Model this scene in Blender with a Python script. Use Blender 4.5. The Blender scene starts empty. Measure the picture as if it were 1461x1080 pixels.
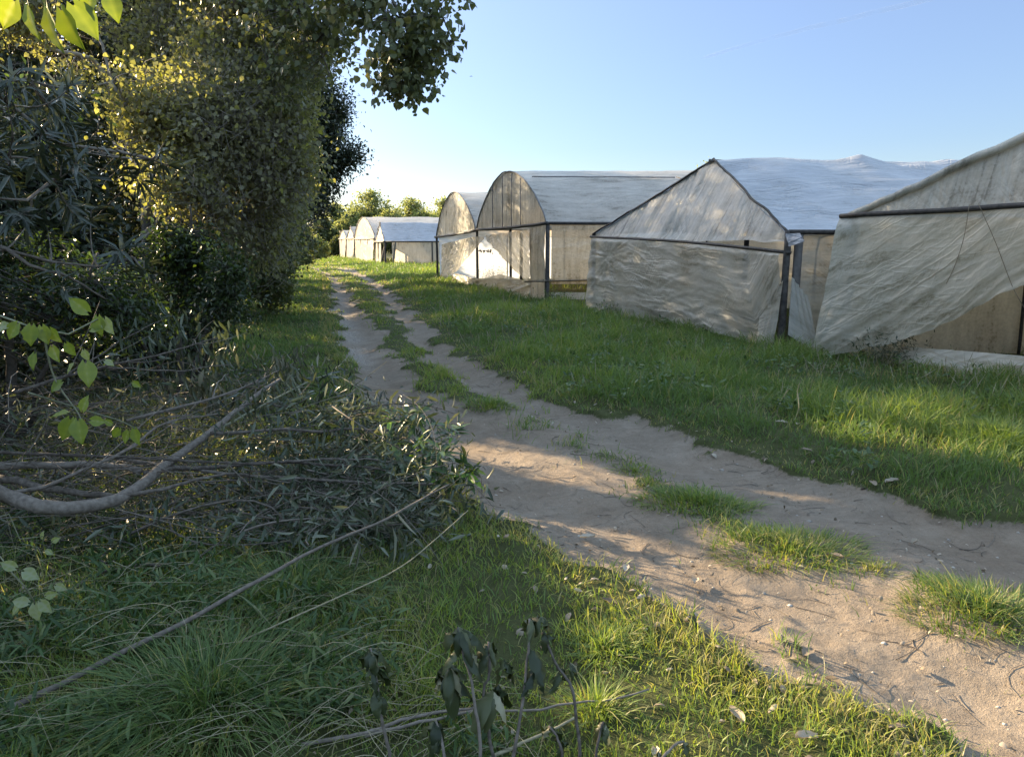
import bpy, math
import numpy as np
from mathutils import Vector
rng = np.random.default_rng(7)
R = math.radians
sc = bpy.context.scene
COL = sc.collection

# ------------------------------------------------------------------ camera model
CAMZ = 1.6
PITCH = R(10.8)
F = 1020.0
def ray(px, py):
    cx = (px-730.5)/F; cy = -(py-540.0)/F
    return np.array([cx, math.cos(PITCH)+cy*math.sin(PITCH), -math.sin(PITCH)+cy*math.cos(PITCH)])
def at(px, py, z=0.0):
    d = ray(px, py); t = (z-CAMZ)/d[2]
    return np.array([0, 0, CAMZ])+d*t
def atY(px, py, Y):
    d = ray(px, py)
    return np.array([0, 0, CAMZ])+d*(Y/d[1])

SUN_AZ, SUN_EL = R(-54), R(19)
SUN = np.array([math.sin(SUN_AZ)*math.cos(SUN_EL), math.cos(SUN_AZ)*math.cos(SUN_EL), math.sin(SUN_EL)])

# ------------------------------------------------------------------ noise
def _h(ix, iy, iz, seed):
    h = (ix*374761393+iy*668265263+iz*1440662683+seed*1274126177) & 0x7fffffff
    h = ((h ^ (h >> 13))*1274126177) & 0x7fffffff
    h = ((h ^ (h >> 15))*668265263) & 0x7fffffff
    return (h ^ (h >> 16))/float(0x7fffffff)
def vn(x, y, z=None, seed=0):
    x = np.asarray(x, float); y = np.asarray(y, float)
    z = np.zeros_like(x) if z is None else np.asarray(z, float)
    ix = np.floor(x).astype(np.int64); iy = np.floor(y).astype(np.int64); iz = np.floor(z).astype(np.int64)
    fx = x-ix; fy = y-iy; fz = z-iz
    fx = fx*fx*(3-2*fx); fy = fy*fy*(3-2*fy); fz = fz*fz*(3-2*fz)
    out = 0
    for a in (0, 1):
        wx = fx if a else 1-fx
        for b in (0, 1):
            wy = fy if b else 1-fy
            for c in (0, 1):
                wz = fz if c else 1-fz
                out = out+_h(ix+a, iy+b, iz+c, seed)*wx*wy*wz
    return out
def fbm(x, y, z=None, seed=0, oct=4):
    s = 0; a = .5; t = 0
    for o in range(oct):
        k = 2.03**o
        s = s+a*vn(np.asarray(x)*k, np.asarray(y)*k, None if z is None else np.asarray(z)*k, seed+o*17)
        t += a; a *= .5
    return s/t
def sst(a, b, x):
    t = np.clip((x-a)/(b-a), 0, 1); return t*t*(3-2*t)

# ------------------------------------------------------------------ object helpers
def link(o, parent=None):
    COL.objects.link(o)
    if parent is not None: o.parent = parent
    return o
def empty(name, loc=(0, 0, 0)):
    o = bpy.data.objects.new(name, None); o.location = [float(v) for v in loc]
    o.empty_display_size = .2
    return link(o)
def tag(o, label=None, cat=None, group=None, kind=None):
    if label: o['label'] = label
    if cat: o['category'] = cat
    if group: o['group'] = group
    if kind: o['kind'] = kind
    return o
def mesh_np(name, V, quads=None, tris=None, mat=None, parent=None, attrs=None, smooth=False):
    """V in world coordinates; the object's origin is put at its parent's location"""
    V = np.asarray(V, float).reshape(-1, 3)
    if parent is not None:
        V = V-np.array(parent.location)
        loc = (0, 0, 0)
    else:
        loc = V.mean(0).copy() if len(V) else np.zeros(3)
        loc[2] = V[:, 2].min() if len(V) else 0
        V = V-loc
    me = bpy.data.meshes.new(name)
    me.vertices.add(len(V)); me.vertices.foreach_set('co', V.astype(np.float32).ravel())
    idx = []; starts = []; n = 0
    if quads is not None and len(quads):
        q = np.asarray(quads, np.int32); idx.append(q.ravel()); starts.append(np.arange(len(q))*4); n = len(q)*4
    if tris is not None and len(tris):
        t = np.asarray(tris, np.int32); idx.append(t.ravel()); starts.append(n+np.arange(len(t))*3)
    idx = np.concatenate(idx); starts = np.concatenate(starts)
    me.loops.add(len(idx)); me.loops.foreach_set('vertex_index', idx.astype(np.int32))
    me.polygons.add(len(starts)); me.polygons.foreach_set('loop_start', starts.astype(np.int32))
    if smooth: me.polygons.foreach_set('use_smooth', np.ones(len(starts), bool))
    me.update(calc_edges=True)
    for k, v in (attrs or {}).items():
        v = np.asarray(v, np.float32)
        if v.ndim == 1:
            me.attributes.new(k, 'FLOAT', 'POINT').data.foreach_set('value', v)
        else:
            me.attributes.new(k, 'FLOAT_VECTOR', 'POINT').data.foreach_set('vector', v.ravel())
    if mat: me.materials.append(mat)
    o = bpy.data.objects.new(name, me); o.location = [float(c) for c in loc]
    return link(o, parent)

def nrm(v):
    return v/np.maximum(np.linalg.norm(v, axis=-1, keepdims=True), 1e-9)
def resample(pts, K, wob=0, seed=0):
    """Catmull-Rom resample of a polyline to K points, with a slight wobble"""
    p = np.asarray(pts, float)
    if len(p) == 2: p = np.array([p[0], p[0]*.67+p[1]*.33, p[0]*.33+p[1]*.67, p[1]])
    q = np.vstack([2*p[0]-p[1], p, 2*p[-1]-p[-2]])
    L = np.r_[0, np.cumsum(np.linalg.norm(np.diff(p, axis=0), axis=1))]
    t = np.interp(np.linspace(0, L[-1], K), L, np.arange(len(p)))
    i = np.minimum(t.astype(int), len(p)-2); f = (t-i)[:, None]
    a, b, c, d = q[i], q[i+1], q[i+2], q[i+3]
    out = .5*((2*b)+(-a+c)*f+(2*a-5*b+4*c-d)*f**2+(-a+3*b-3*c+d)*f**3)
    if wob:
        r = np.random.default_rng(seed+int(abs(p[0, 0])*1000) % 9999)
        n = r.normal(size=(K, 3)); n = (n+np.roll(n, 1, 0)+np.roll(n, -1, 0))/3
        n[0] = 0
        out = out+n*wob
    return out
def tubes_arr(P, Rr, sides=6):
    """P (N,K,3), Rr (N,K) -> verts, quads"""
    P = np.asarray(P, float); N, K, _ = P.shape
    T = np.empty_like(P); T[:, 1:-1] = P[:, 2:]-P[:, :-2]; T[:, 0] = P[:, 1]-P[:, 0]; T[:, -1] = P[:, -1]-P[:, -2]
    T = nrm(T)
    mt = nrm(P[:, -1]-P[:, 0])
    ref = np.where(np.abs(mt[:, 2:3]) > .85, np.array([[1., 0, 0]]), np.array([[0, 0, 1.]]))[:, None, :]
    A = nrm(np.cross(T, np.broadcast_to(ref, T.shape))); B = np.cross(T, A)
    th = np.linspace(0, 2*np.pi, sides, endpoint=False)
    V = P[:, :, None, :]+Rr[:, :, None, None]*(A[:, :, None, :]*np.cos(th)[None, None, :, None]+B[:, :, None, :]*np.sin(th)[None, None, :, None])
    base = (np.arange(N)*K*sides)[:, None, None]
    k = np.arange(K-1)[None, :, None]; s = np.arange(sides)[None, None, :]; s2 = (s+1) % sides
    q = np.stack([base+k*sides+s, base+k*sides+s2, base+(k+1)*sides+s2, base+(k+1)*sides+s], -1).reshape(-1, 4)
    return V.reshape(-1, 3), q
class TB:
    """collects tubes (and later boxes) into one mesh"""
    def __init__(s): s.V = []; s.Q = []; s.n = 0; s.r = []
    def add(s, V, Q, rnd=None):
        s.V.append(V); s.Q.append(Q+s.n); s.n += len(V); s.r.append(np.full(len(V), rng.random()) if rnd is None else rnd)
    def tube(s, pts, r0, r1=None, K=12, sides=8, wob=0, seed=0):
        r1 = r0 if r1 is None else r1
        p = resample(pts, K, wob, seed)
        rr = np.linspace(r0, r1, K)
        p = np.concatenate([p[:1], p, p[-1:]]); rr = np.r_[1e-4, rr, 1e-4]
        p[0] = p[1]+(p[1]-p[2])*.002; p[-1] = p[-2]+(p[-2]-p[-3])*.002
        V, Q = tubes_arr(p[None], rr[None], sides); s.add(V, Q); return s
    def batch(s, P, Rr, sides=4):
        V, Q = tubes_arr(P, Rr, sides); s.add(V, Q, np.repeat(rng.random(len(P)), P.shape[1]*sides)); return s
    def box(s, c, ax, ay, az):
        """box from centre and three half-axis vectors"""
        c, ax, ay, az = [np.asarray(v, float) for v in (c, ax, ay, az)]
        V = np.array([c+i*ax+j*ay+k*az for i in (-1, 1) for j in (-1, 1) for k in (-1, 1)])
        Q = np.array([[0, 1, 3, 2], [4, 6, 7, 5], [0, 4, 5, 1], [2, 3, 7, 6], [0, 2, 6, 4], [1, 5, 7, 3]])
        s.add(V, Q); return s
    def build(s, name, mat, parent=None, smooth=True):
        V = np.concatenate(s.V)
        return mesh_np(name, V, np.concatenate(s.Q), None, mat, parent, {'rnd': np.concatenate(s.r), 'pq': V}, smooth)

# ------------------------------------------------------------------ leaves
LT = {
 'heartfine': None,
 'heart': (np.array([[0, 0, 0], [.12, -.42, .06], [.45, -.46, .08], [1, 0, -.10], [.45, .46, .08], [.12, .42, .06], [.5, 0, -.02]]),
           [[0, 1, 2, 6], [6, 2, 3, 3], [0, 6, 4, 5], [6, 3, 4, 4]]),
 'oval': (np.array([[0, 0, 0], [.4, -.5, .1], [1, 0, -.08], [.4, .5, .1]]), [[0, 1, 2, 2], [0, 2, 3, 3]]),
 'narrow': (np.array([[0, 0, 0], [.3, -.5, .05], [.7, -.38, -.06], [1, 0, -.22], [.7, .38, -.06], [.3, .5, .05], [.3, 0, .0], [.7, 0, -.1]]),
            [[0, 1, 6, 6], [0, 6, 5, 5], [6, 1, 2, 7], [5, 6, 7, 4], [7, 2, 3, 3], [4, 7, 3, 3]]),
 'wilt': (np.array([[0, 0, 0], [.22, -.35, -.02], [.5, -.5, -.12], [.78, -.36, -.34], [.95, 0, -.62], [.78, .36, -.34], [.5, .5, -.12], [.22, .35, -.02],
                    [.24, 0, .08], [.52, 0, .03], [.82, 0, -.22]]),
          [[0, 1, 8, 8], [0, 8, 7, 7], [8, 1, 2, 9], [7, 8, 9, 6], [9, 2, 3, 10], [6, 9, 10, 5], [10, 3, 4, 4], [5, 10, 4, 4]]),
}
def _fine():
    K = 8; t = np.linspace(0, 1, K); hw = np.array([.10, .36, .47, .46, .39, .27, .13, 0.])
    off = np.array([.10, .03, 0, 0, 0, 0, 0, 0])
    V = []
    for i in range(K):
        bend = -.16*t[i]**2
        V += [(t[i]-off[i]*1.6, -hw[i], .10*hw[i]*2+bend-.03*math.sin(i*2.1)), (t[i]*.98, -hw[i]*.45, .03+bend), (t[i], 0, bend-.015), (t[i]*.98, hw[i]*.45, .03+bend), (t[i]-off[i]*1.6, hw[i], .10*hw[i]*2+bend+.03*math.sin(i*1.7))]
    Fq = [[i*5+j, i*5+j+1, i*5+j+6, i*5+j+5] for i in range(K-1) for j in range(4)]
    return np.array(V), Fq
LT['heartfine'] = _fine()
def leaves_arr(P, A, N, L, W, kind):
    """leaf positions, axes, normals, lengths, widths -> V, quads, tris"""
    T, faces = LT[kind]
    A = nrm(A); B = nrm(np.cross(N, A)); N = np.cross(A, B)
    L = L[:, None, None]; W = W[:, None, None]
    V = P[:, None, :]+L*T[None, :, 0:1]*A[:, None, :]+W*T[None, :, 1:2]*B[:, None, :]+L*T[None, :, 2:3]*N[:, None, :]
    k = len(T); off = (np.arange(len(P))*k)[:, None]
    qs = np.array([f for f in faces if f[3] != f[2]], int); ts = np.array([f[:3] for f in faces if f[3] == f[2]], int)
    q = (off[:, :, None]+qs[None]).reshape(-1, 4) if len(qs) else None
    t = (off[:, :, None]+ts[None]).reshape(-1, 3) if len(ts) else None
    return V.reshape(-1, 3), q, t, k

# places that the low sun reaches through gaps in the thicket: (point, radius across the beam, start distance)
BEAMS = []
def beam(p, r, s0=.3, m=.13): BEAMS.append((np.asarray(p, float), r+m, s0))
def unlit(P):
    """True where a leaf would not stand in one of the gaps"""
    keep = np.ones(len(P), bool)
    wob = .65+.7*vn(P[:, 0]*2.3, P[:, 1]*2.3, P[:, 2]*2.3, 5)
    for c, r, s0 in BEAMS:
        d = P-c; s = d@SUN
        dist = np.linalg.norm(d-s[:, None]*SUN, axis=1)
        keep &= ~((dist < r*wob) & (s > s0))
    return keep

# ------------------------------------------------------------------ materials
def newmat(name):
    m = bpy.data.materials.new(name); m.use_nodes = True
    nt = m.node_tree; nt.nodes.clear()
    return m, nt, nt.nodes, nt.links
def ramp(nodes, stops, interp='LINEAR'):
    n = nodes.new('ShaderNodeValToRGB'); cr = n.color_ramp; cr.interpolation = interp
    while len(cr.elements) > 1: cr.elements.remove(cr.elements[-1])
    cr.elements[0].position = stops[0][0]; cr.elements[0].color = (*stops[0][1], 1)
    for p, c in stops[1:]:
        e = cr.elements.new(p); e.color = (*c, 1)
    return n
def leafmat(name, stops, trans=.35, rough=.45, spec=.4, tint=(1.35, 1.25, .55)):
    m, nt, N, Lk = newmat(name)
    a = N.new('ShaderNodeAttribute'); a.attribute_name = 'rnd'
    r = ramp(N, stops); Lk.new(a.outputs['Fac'], r.inputs[0])
    p = N.new('ShaderNodeBsdfPrincipled'); Lk.new(r.outputs[0], p.inputs['Base Color'])
    p.inputs['Roughness'].default_value = rough; p.inputs['Specular IOR Level'].default_value = spec
    mul = N.new('ShaderNodeMix'); mul.data_type = 'RGBA'; mul.blend_type = 'MULTIPLY'; mul.inputs[0].default_value = 1
    Lk.new(r.outputs[0], mul.inputs[6]); mul.inputs[7].default_value = (*tint, 1)
    t = N.new('ShaderNodeBsdfTranslucent'); Lk.new(mul.outputs[2], t.inputs[0])
    mx = N.new('ShaderNodeMixShader'); mx.inputs[0].default_value = trans
    Lk.new(p.outputs[0], mx.inputs[1]); Lk.new(t.outputs[0], mx.inputs[2])
    o = N.new('ShaderNodeOutputMaterial'); Lk.new(mx.outputs[0], o.inputs[0])
    return m
def barkmat(name, c1, c2, scale=30, rough=.85):
    m, nt, N, Lk = newmat(name)
    g = N.new('ShaderNodeNewGeometry')
    n = N.new('ShaderNodeTexNoise'); n.inputs['Scale'].default_value = scale; n.inputs['Detail'].default_value = 5
    Lk.new(g.outputs['Position'], n.inputs['Vector'])
    a = N.new('ShaderNodeAttribute'); a.attribute_name = 'rnd'
    ad = N.new('ShaderNodeMath'); ad.operation = 'MULTIPLY_ADD'; ad.inputs[1].default_value = .5
    Lk.new(a.outputs['Fac'], ad.inputs[0]); Lk.new(n.outputs['Fac'], ad.inputs[2])
    r = ramp(N, [(.45, c1), (1.05, c2)]); Lk.new(ad.outputs[0], r.inputs[0])
    p = N.new('ShaderNodeBsdfPrincipled'); p.inputs['Roughness'].default_value = rough
    p.inputs['Specular IOR Level'].default_value = .25
    Lk.new(r.outputs[0], p.inputs['Base Color'])
    b = N.new('ShaderNodeBump'); b.inputs['Strength'].default_value = .5; b.inputs['Distance'].default_value = .01
    Lk.new(n.outputs['Fac'], b.inputs['Height']); Lk.new(b.outputs[0], p.inputs['Normal'])
    o = N.new('ShaderNodeOutputMaterial'); Lk.new(p.outputs[0], o.inputs[0])
    return m
def plastic(name, base, dirt, amount=.5, streak=(6, .7), trans=.42, clear=.06, speck=0.0, tint=(1.0, .93, .80), bump=.35, bscale=(3, 9), crease=20):
    """dirty polyethylene sheet; pq carries metres along and up the sheet"""
    m, nt, N, Lk = newmat(name)
    a = N.new('ShaderNodeAttribute'); a.attribute_name = 'pq'
    def noise(scl, sc_, det=4, rough=.6):
        mp = N.new('ShaderNodeMapping'); mp.inputs['Scale'].default_value = (*scl, 1)
        Lk.new(a.outputs['Vector'], mp.inputs['Vector'])
        n = N.new('ShaderNodeTexNoise'); n.inputs['Scale'].default_value = sc_; n.inputs['Detail'].default_value = det
        n.inputs['Roughness'].default_value = rough
        Lk.new(mp.outputs[0], n.inputs['Vector']); return n
    n1 = noise((1, 1), 1.1, 5, .65); n2 = noise(streak, 1.6, 4, .6); n3 = noise((1, 1), 26, 3, .7)
    def math(op, x, y):
        k = N.new('ShaderNodeMath'); k.operation = op
        for i, v in enumerate((x, y)):
            if isinstance(v, (int, float)): k.inputs[i].default_value = v
            else: Lk.new(v, k.inputs[i])
        return k.outputs[0]
    d = math('ADD', math('MULTIPLY', n1.outputs[0], .8), math('MULTIPLY', n2.outputs[0], .8))
    d = math('ADD', d, math('MULTIPLY', n3.outputs[0], .25+speck))
    r = ramp(N, [(.62, base), (.86+.1*(1-amount), tuple(.5*b+.5*k for b, k in zip(base, dirt))), (1.25-.25*amount, dirt)])
    dd = math('SUBTRACT', d, .12+speck*.45)
    # ramp positions are limited to 0..1, so scale the sum
    k = math('MULTIPLY', dd, .75)
    for e in r.color_ramp.elements: e.position = min(1, e.position*.75)
    Lk.new(k, r.inputs[0])
    p = N.new('ShaderNodeBsdfPrincipled'); p.inputs['Roughness'].default_value = .33; p.inputs['Specular IOR Level'].default_value = .6
    Lk.new(r.outputs[0], p.inputs['Base Color'])
    wv = noise(bscale, 1.3, 4, .55)
    def creases(ang, scl, k):
        m1 = N.new('ShaderNodeMapping'); m1.inputs['Rotation'].default_value = (0, 0, -R(ang)); Lk.new(a.outputs['Vector'], m1.inputs['Vector'])
        m2 = N.new('ShaderNodeMapping'); m2.inputs['Scale'].default_value = scl; Lk.new(m1.outputs[0], m2.inputs['Vector'])
        nn = N.new('ShaderNodeTexNoise'); nn.inputs['Scale'].default_value = 1.0; nn.inputs['Detail'].default_value = 2; nn.inputs['Distortion'].default_value = .6
        Lk.new(m2.outputs[0], nn.inputs['Vector'])
        rg = math('SUBTRACT', 1.0, math('ABSOLUTE', math('MULTIPLY', math('SUBTRACT', nn.outputs[0], .5), 5.0), 0.0))
        rg = math('MAXIMUM', rg, 0.0)
        return math('MULTIPLY', math('POWER', rg, 3.0), k)
    hh = math('ADD', math('MULTIPLY', wv.outputs[0], .45), math('MULTIPLY', n3.outputs[0], .06))
    cm = noise((1, 1), .9, 2, .5); cr_ = ramp(N, [(.42, (.08, .08, .08)), (.62, (1, 1, 1))]); Lk.new(cm.outputs[0], cr_.inputs[0])
    cs_ = math('ADD', creases(crease, (.55, 4.2, 1), .7), math('ADD', creases(crease-35, (.9, 6, 1), .35), creases(crease+60, (1.2, 5, 1), .25)))
    hh = math('ADD', hh, math('MULTIPLY', cs_, cr_.outputs[0]))
    b = N.new('ShaderNodeBump'); b.inputs['Strength'].default_value = bump; b.inputs['Distance'].default_value = .05
    Lk.new(hh, b.inputs['Height']); Lk.new(b.outputs[0], p.inputs['Normal'])
    mul = N.new('ShaderNodeMix'); mul.data_type = 'RGBA'; mul.blend_type = 'MULTIPLY'; mul.inputs[0].default_value = 1
    Lk.new(r.outputs[0], mul.inputs[6]); mul.inputs[7].default_value = (*tint, 1)
    t = N.new('ShaderNodeBsdfTranslucent'); Lk.new(mul.outputs[2], t.inputs[0]); Lk.new(b.outputs[0], t.inputs['Normal'])
    mx = N.new('ShaderNodeMixShader'); mx.inputs[0].default_value = trans
    Lk.new(p.outputs[0], mx.inputs[1]); Lk.new(t.outputs[0], mx.inputs[2])
    out = mx.outputs[0]
    if clear > 0:
        tr = N.new('ShaderNodeBsdfTransparent'); tr.inputs[0].default_value = (.95, .93, .88, 1)
        m2 = N.new('ShaderNodeMixShader'); m2.inputs[0].default_value = clear
        Lk.new(out, m2.inputs[1]); Lk.new(tr.outputs[0], m2.inputs[2]); out = m2.outputs[0]
    o = N.new('ShaderNodeOutputMaterial'); Lk.new(out, o.inputs[0])
    return m

M = {}
M['poplar'] = leafmat('poplar leaf', [(0, (.13, .13, .08)), (.45, (.22, .215, .135)), (.75, (.29, .275, .18)), (.93, (.34, .33, .09)), (1, (.40, .38, .05))], .48, .42, .45, (1.35, 1.42, .5))
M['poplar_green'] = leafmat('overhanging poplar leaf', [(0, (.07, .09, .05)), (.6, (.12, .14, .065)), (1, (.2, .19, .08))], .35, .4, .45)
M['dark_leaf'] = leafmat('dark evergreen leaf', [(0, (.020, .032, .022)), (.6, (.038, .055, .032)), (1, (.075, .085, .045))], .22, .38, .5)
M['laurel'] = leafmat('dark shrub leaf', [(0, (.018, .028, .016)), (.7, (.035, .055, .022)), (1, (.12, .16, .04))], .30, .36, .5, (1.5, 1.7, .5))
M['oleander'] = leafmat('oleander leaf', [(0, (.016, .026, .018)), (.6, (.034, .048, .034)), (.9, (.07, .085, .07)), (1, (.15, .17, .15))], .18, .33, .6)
M['hedge'] = leafmat('hedge leaf', [(0, (.05, .075, .03)), (.6, (.10, .12, .05)), (1, (.20, .19, .09))], .35, .5, .35)
M['far_leaf'] = leafmat('far tree leaf', [(0, (.15, .19, .08)), (.5, (.25, .27, .11)), (1, (.36, .34, .17))], .5, .6, .2, (1.15, 1.2, .75))
M['mulberry'] = leafmat('bright sapling leaf', [(0, (.09, .14, .03)), (.7, (.19, .24, .045)), (1, (.28, .31, .20))], .45, .4, .45, (1.5, 1.4, .4))
M['fresh'] = leafmat('fresh green leaf', [(0, (.035, .07, .03)), (.8, (.06, .11, .035)), (.9, (.2, .34, .05)), (1, (.24, .38, .06))], .3, .35, .5)
M['wilted'] = leafmat('wilted leaf', [(0, (.06, .068, .042)), (.5, (.12, .125, .08)), (1, (.25, .24, .18))], .22, .5, .4, (1.2, 1.1, .7))
M['weed'] = leafmat('low weed leaf', [(0, (.04, .075, .03)), (.6, (.085, .14, .05)), (1, (.17, .20, .09))], .35, .5, .35, (1.2, 1.3, .5))
M['wilted_dark'] = leafmat('wilted dark leaf', [(0, (.028, .042, .024)), (.6, (.058, .078, .046)), (1, (.16, .175, .13))], .2, .42, .5)
M['seed_pale'] = leafmat('pale limp seedling leaf', [(0, (.13, .125, .07)), (.5, (.22, .21, .13)), (1, (.34, .32, .22))], .22, .5, .35, (1.1, 1.1, .6))
M['seed_dark'] = leafmat('dark limp seedling leaf', [(0, (.02, .03, .012)), (.6, (.045, .058, .022)), (1, (.10, .11, .05))], .2, .42, .4, (1.1, 1.2, .5))
M['dry'] = leafmat('dead leaf', [(0, (.10, .075, .05)), (.5, (.24, .19, .14)), (1, (.46, .41, .34))], .15, .6, .3, (1.1, 1, .8))
M['grass'] = leafmat('grass blade', [(0, (.08, .13, .048)), (.4, (.13, .20, .063)), (.66, (.23, .29, .06)), (.82, (.28, .27, .10)), (1, (.31, .275, .17))], .45, .5, .35, (1.3, 1.3, .55))
M['bark'] = barkmat('grey bark', (.06, .052, .045), (.20, .18, .16))
M['barkpale'] = barkmat('pale grey poplar bark', (.14, .125, .11), (.33, .30, .26))
M['barkd'] = barkmat('dark bark', (.03, .026, .022), (.09, .08, .07))
M['cane'] = barkmat('cut branch bark', (.058, .047, .039), (.19, .163, .14), 45, .8)
M['cane_green'] = barkmat('greenish twig bark', (.08, .09, .055), (.22, .22, .15), 60, .7)
M['straw'] = barkmat('dry straw stem', (.15, .135, .085), (.33, .295, .20), 60, .7)
M['wood'] = barkmat('weathered post wood', (.030, .028, .030), (.12, .11, .105), 14)
M['pipe'] = barkmat('rusty dark pipe', (.02, .019, .02), (.07, .062, .058), 20, .6)
M['woodgrey'] = barkmat('grey board wood', (.09, .085, .085), (.22, .21, .21), 12)
M['rope'] = barkmat('thin cord', (.10, .08, .06), (.22, .18, .13), 80)
M['ink'] = barkmat('black paint marks', (.015, .015, .02), (.03, .03, .04))
M['sheet_curtain'] = plastic('dirty curtain sheet', (.67, .65, .60), (.27, .26, .215), .55, (.7, 5), .46, .22, crease=-4, bump=.6)
M['sheet_gable'] = plastic('grey gable sheet', (.64, .63, .59), (.22, .215, .19), .65, (7, .5), .44, .10, .05, crease=75)
M['sheet_roof_blue'] = plastic('bluish roof sheet', (.46, .48, .54), (.27, .28, .31), .35, (1, 6), .28, .0, .0, (.9, .93, 1.0), .7, (2, 7), 8)
M['sheet_roof_grey'] = plastic('dusty roof sheet', (.62, .60, .57), (.32, .30, .27), .5, (1, 6), .42, .0, .08, (1.0, .9, .76), .35, (1, 8))
M['sheet_tan'] = plastic('mottled tan sheet', (.78, .73, .61), (.40, .34, .24), .5, (5, 1), .55, .06, .35, (1.05, .92, .70))
M['sheet_gh1'] = plastic('greenish grey curtain sheet', (.64, .63, .57), (.25, .245, .19), .7, (1, 3), .44, .13, .1, crease=16, bump=.45)
M['sheet_white'] = plastic('white inner sheet', (.64, .62, .57), (.36, .34, .29), .5, (1, 6), .40, 0, .05, (1, .97, .9))
M['sheet_pale'] = plastic('pale far greenhouse sheet', (.88, .84, .76), (.55, .50, .42), .4, (5, 1), .58, .06, .15, (1.0, .95, .86))
M['sheet_inner'] = plastic('clean white inner sheet', (.93, .94, .97), (.75, .75, .78), .2, (1, 6), .42, .05, 0, (.94, .97, 1.02))
M['sheet_tanpost'] = plastic('tan sheet wound on the corner', (.60, .53, .43), (.32, .27, .21), .6, (4, .6), .25, 0, .3)

# ground ----------------------------------------------------------
def groundmat():
    m, nt, N, Lk = newmat('soil and sandy track')
    g = N.new('ShaderNodeNewGeometry')
    def noise(s, d=5, r=.6, w=None):
        n = N.new('ShaderNodeTexNoise'); n.inputs['Scale'].default_value = s; n.inputs['Detail'].default_value = d
        n.inputs['Roughness'].default_value = r
        Lk.new(g.outputs['Position'], n.inputs['Vector']); return n.outputs[0]
    def attr(k):
        a = N.new('ShaderNodeAttribute'); a.attribute_name = k; return a.outputs['Fac']
    def math(op, x, y, cl=False):
        k = N.new('ShaderNodeMath'); k.operation = op; k.use_clamp = cl
        for i, v in enumerate((x, y)):
            if isinstance(v, (int, float)): k.inputs[i].default_value = v
            else: Lk.new(v, k.inputs[i])
        return k.outputs[0]
    def mix(f, a, b):
        k = N.new('ShaderNodeMix'); k.data_type = 'RGBA'
        if isinstance(f, (int, float)): k.inputs[0].default_value = f
        else: Lk.new(f, k.inputs[0])
        for i, v in ((6, a), (7, b)):
            if isinstance(v, tuple): k.inputs[i].default_value = (*v, 1)
            else: Lk.new(v, k.inputs[i])
        return k.outputs[2]
    nb, nm, nf, nff = noise(.9), noise(5), noise(38, 6, .7), noise(160, 3, .7)
    r1 = ramp(N, [(.33, (.11, .090, .072)), (.5, (.22, .180, .143)), (.66, (.31, .262, .214))]); Lk.new(math('ADD', math('MULTIPLY', nm, .6), math('MULTIPLY', nf, .4)), r1.inputs[0])
    r2 = ramp(N, [(.25, (.21, .150, .102)), (.6, (.25, .208, .168))]); Lk.new(nb, r2.inputs[0])
    sand = mix(.45, r1.outputs[0], r2.outputs[0])
    speck = ramp(N, [(.54, (0, 0, 0)), (.64, (1, 1, 1))]); Lk.new(nff, speck.inputs[0])
    sand = mix(math('MULTIPLY', speck.outputs[0], .6), sand, (.11, .09, .07))
    dk = ramp(N, [(.56, (0, 0, 0)), (.70, (1, 1, 1))]); Lk.new(noise(13, 6, .75), dk.inputs[0]); sand = mix(math('MULTIPLY', dk.outputs[0], .6), sand, (.10, .082, .064))
    st = N.new('ShaderNodeMapping'); st.inputs['Rotation'].default_value = (0, 0, R(-62)); st.inputs['Scale'].default_value = (1.2, 16, 1); Lk.new(g.outputs['Position'], st.inputs['Vector'])
    sn = N.new('ShaderNodeTexNoise'); sn.inputs['Scale'].default_value = 1; sn.inputs['Detail'].default_value = 5; sn.inputs['Roughness'].default_value = .7; Lk.new(st.outputs[0], sn.inputs['Vector'])
    sr = ramp(N, [(.40, (0, 0, 0)), (.66, (1, 1, 1))]); Lk.new(sn.outputs[0], sr.inputs[0]); sand = mix(math('MULTIPLY', sr.outputs[0], .35), sand, (.14, .115, .092))
    pal = ramp(N, [(.55, (0, 0, 0)), (.72, (1, 1, 1))]); Lk.new(noise(2.2, 5, .65), pal.inputs[0]); sand = mix(math('MULTIPLY', pal.outputs[0], .4), sand, (.30, .262, .218))
    grv = ramp(N, [(.4, (.15, .135, .12)), (.62, (.38, .35, .32))]); Lk.new(nf, grv.inputs[0])
    sand = mix(attr('grav'), sand, grv.outputs[0])
    r3 = ramp(N, [(.3, (.030, .034, .014)), (.55, (.062, .070, .026)), (.75, (.12, .10, .055))]); Lk.new(math('ADD', math('MULTIPLY', nm, .5), math('MULTIPLY', nf, .5)), r3.inputs[0])
    mask = math('ADD', attr('soil'), math('MULTIPLY', math('SUBTRACT', nf, .5), .8))
    sm = ramp(N, [(.38, (0, 0, 0)), (.62, (1, 1, 1))]); Lk.new(mask, sm.inputs[0])
    col = mix(sm.outputs[0], r3.outputs[0], sand)
    p = N.new('ShaderNodeBsdfPrincipled'); p.inputs['Roughness'].default_value = .92; p.inputs['Specular IOR Level'].default_value = .15
    Lk.new(col, p.inputs['Base Color'])
    hgt = math('ADD', math('MULTIPLY', nm, .5), math('ADD', math('MULTIPLY', nf, .5), math('MULTIPLY', nff, .2)))
    b = N.new('ShaderNodeBump'); b.inputs['Strength'].default_value = .9; b.inputs['Distance'].default_value = .035
    Lk.new(hgt, b.inputs['Height']); Lk.new(b.outputs[0], p.inputs['Normal'])
    o = N.new('ShaderNodeOutputMaterial'); Lk.new(p.outputs[0], o.inputs[0])
    return m
M['ground'] = groundmat()
def rockmat():
    return barkmat('pale stone', (.22, .20, .18), (.42, .39, .35), 25)
M['stone'] = rockmat()

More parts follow.
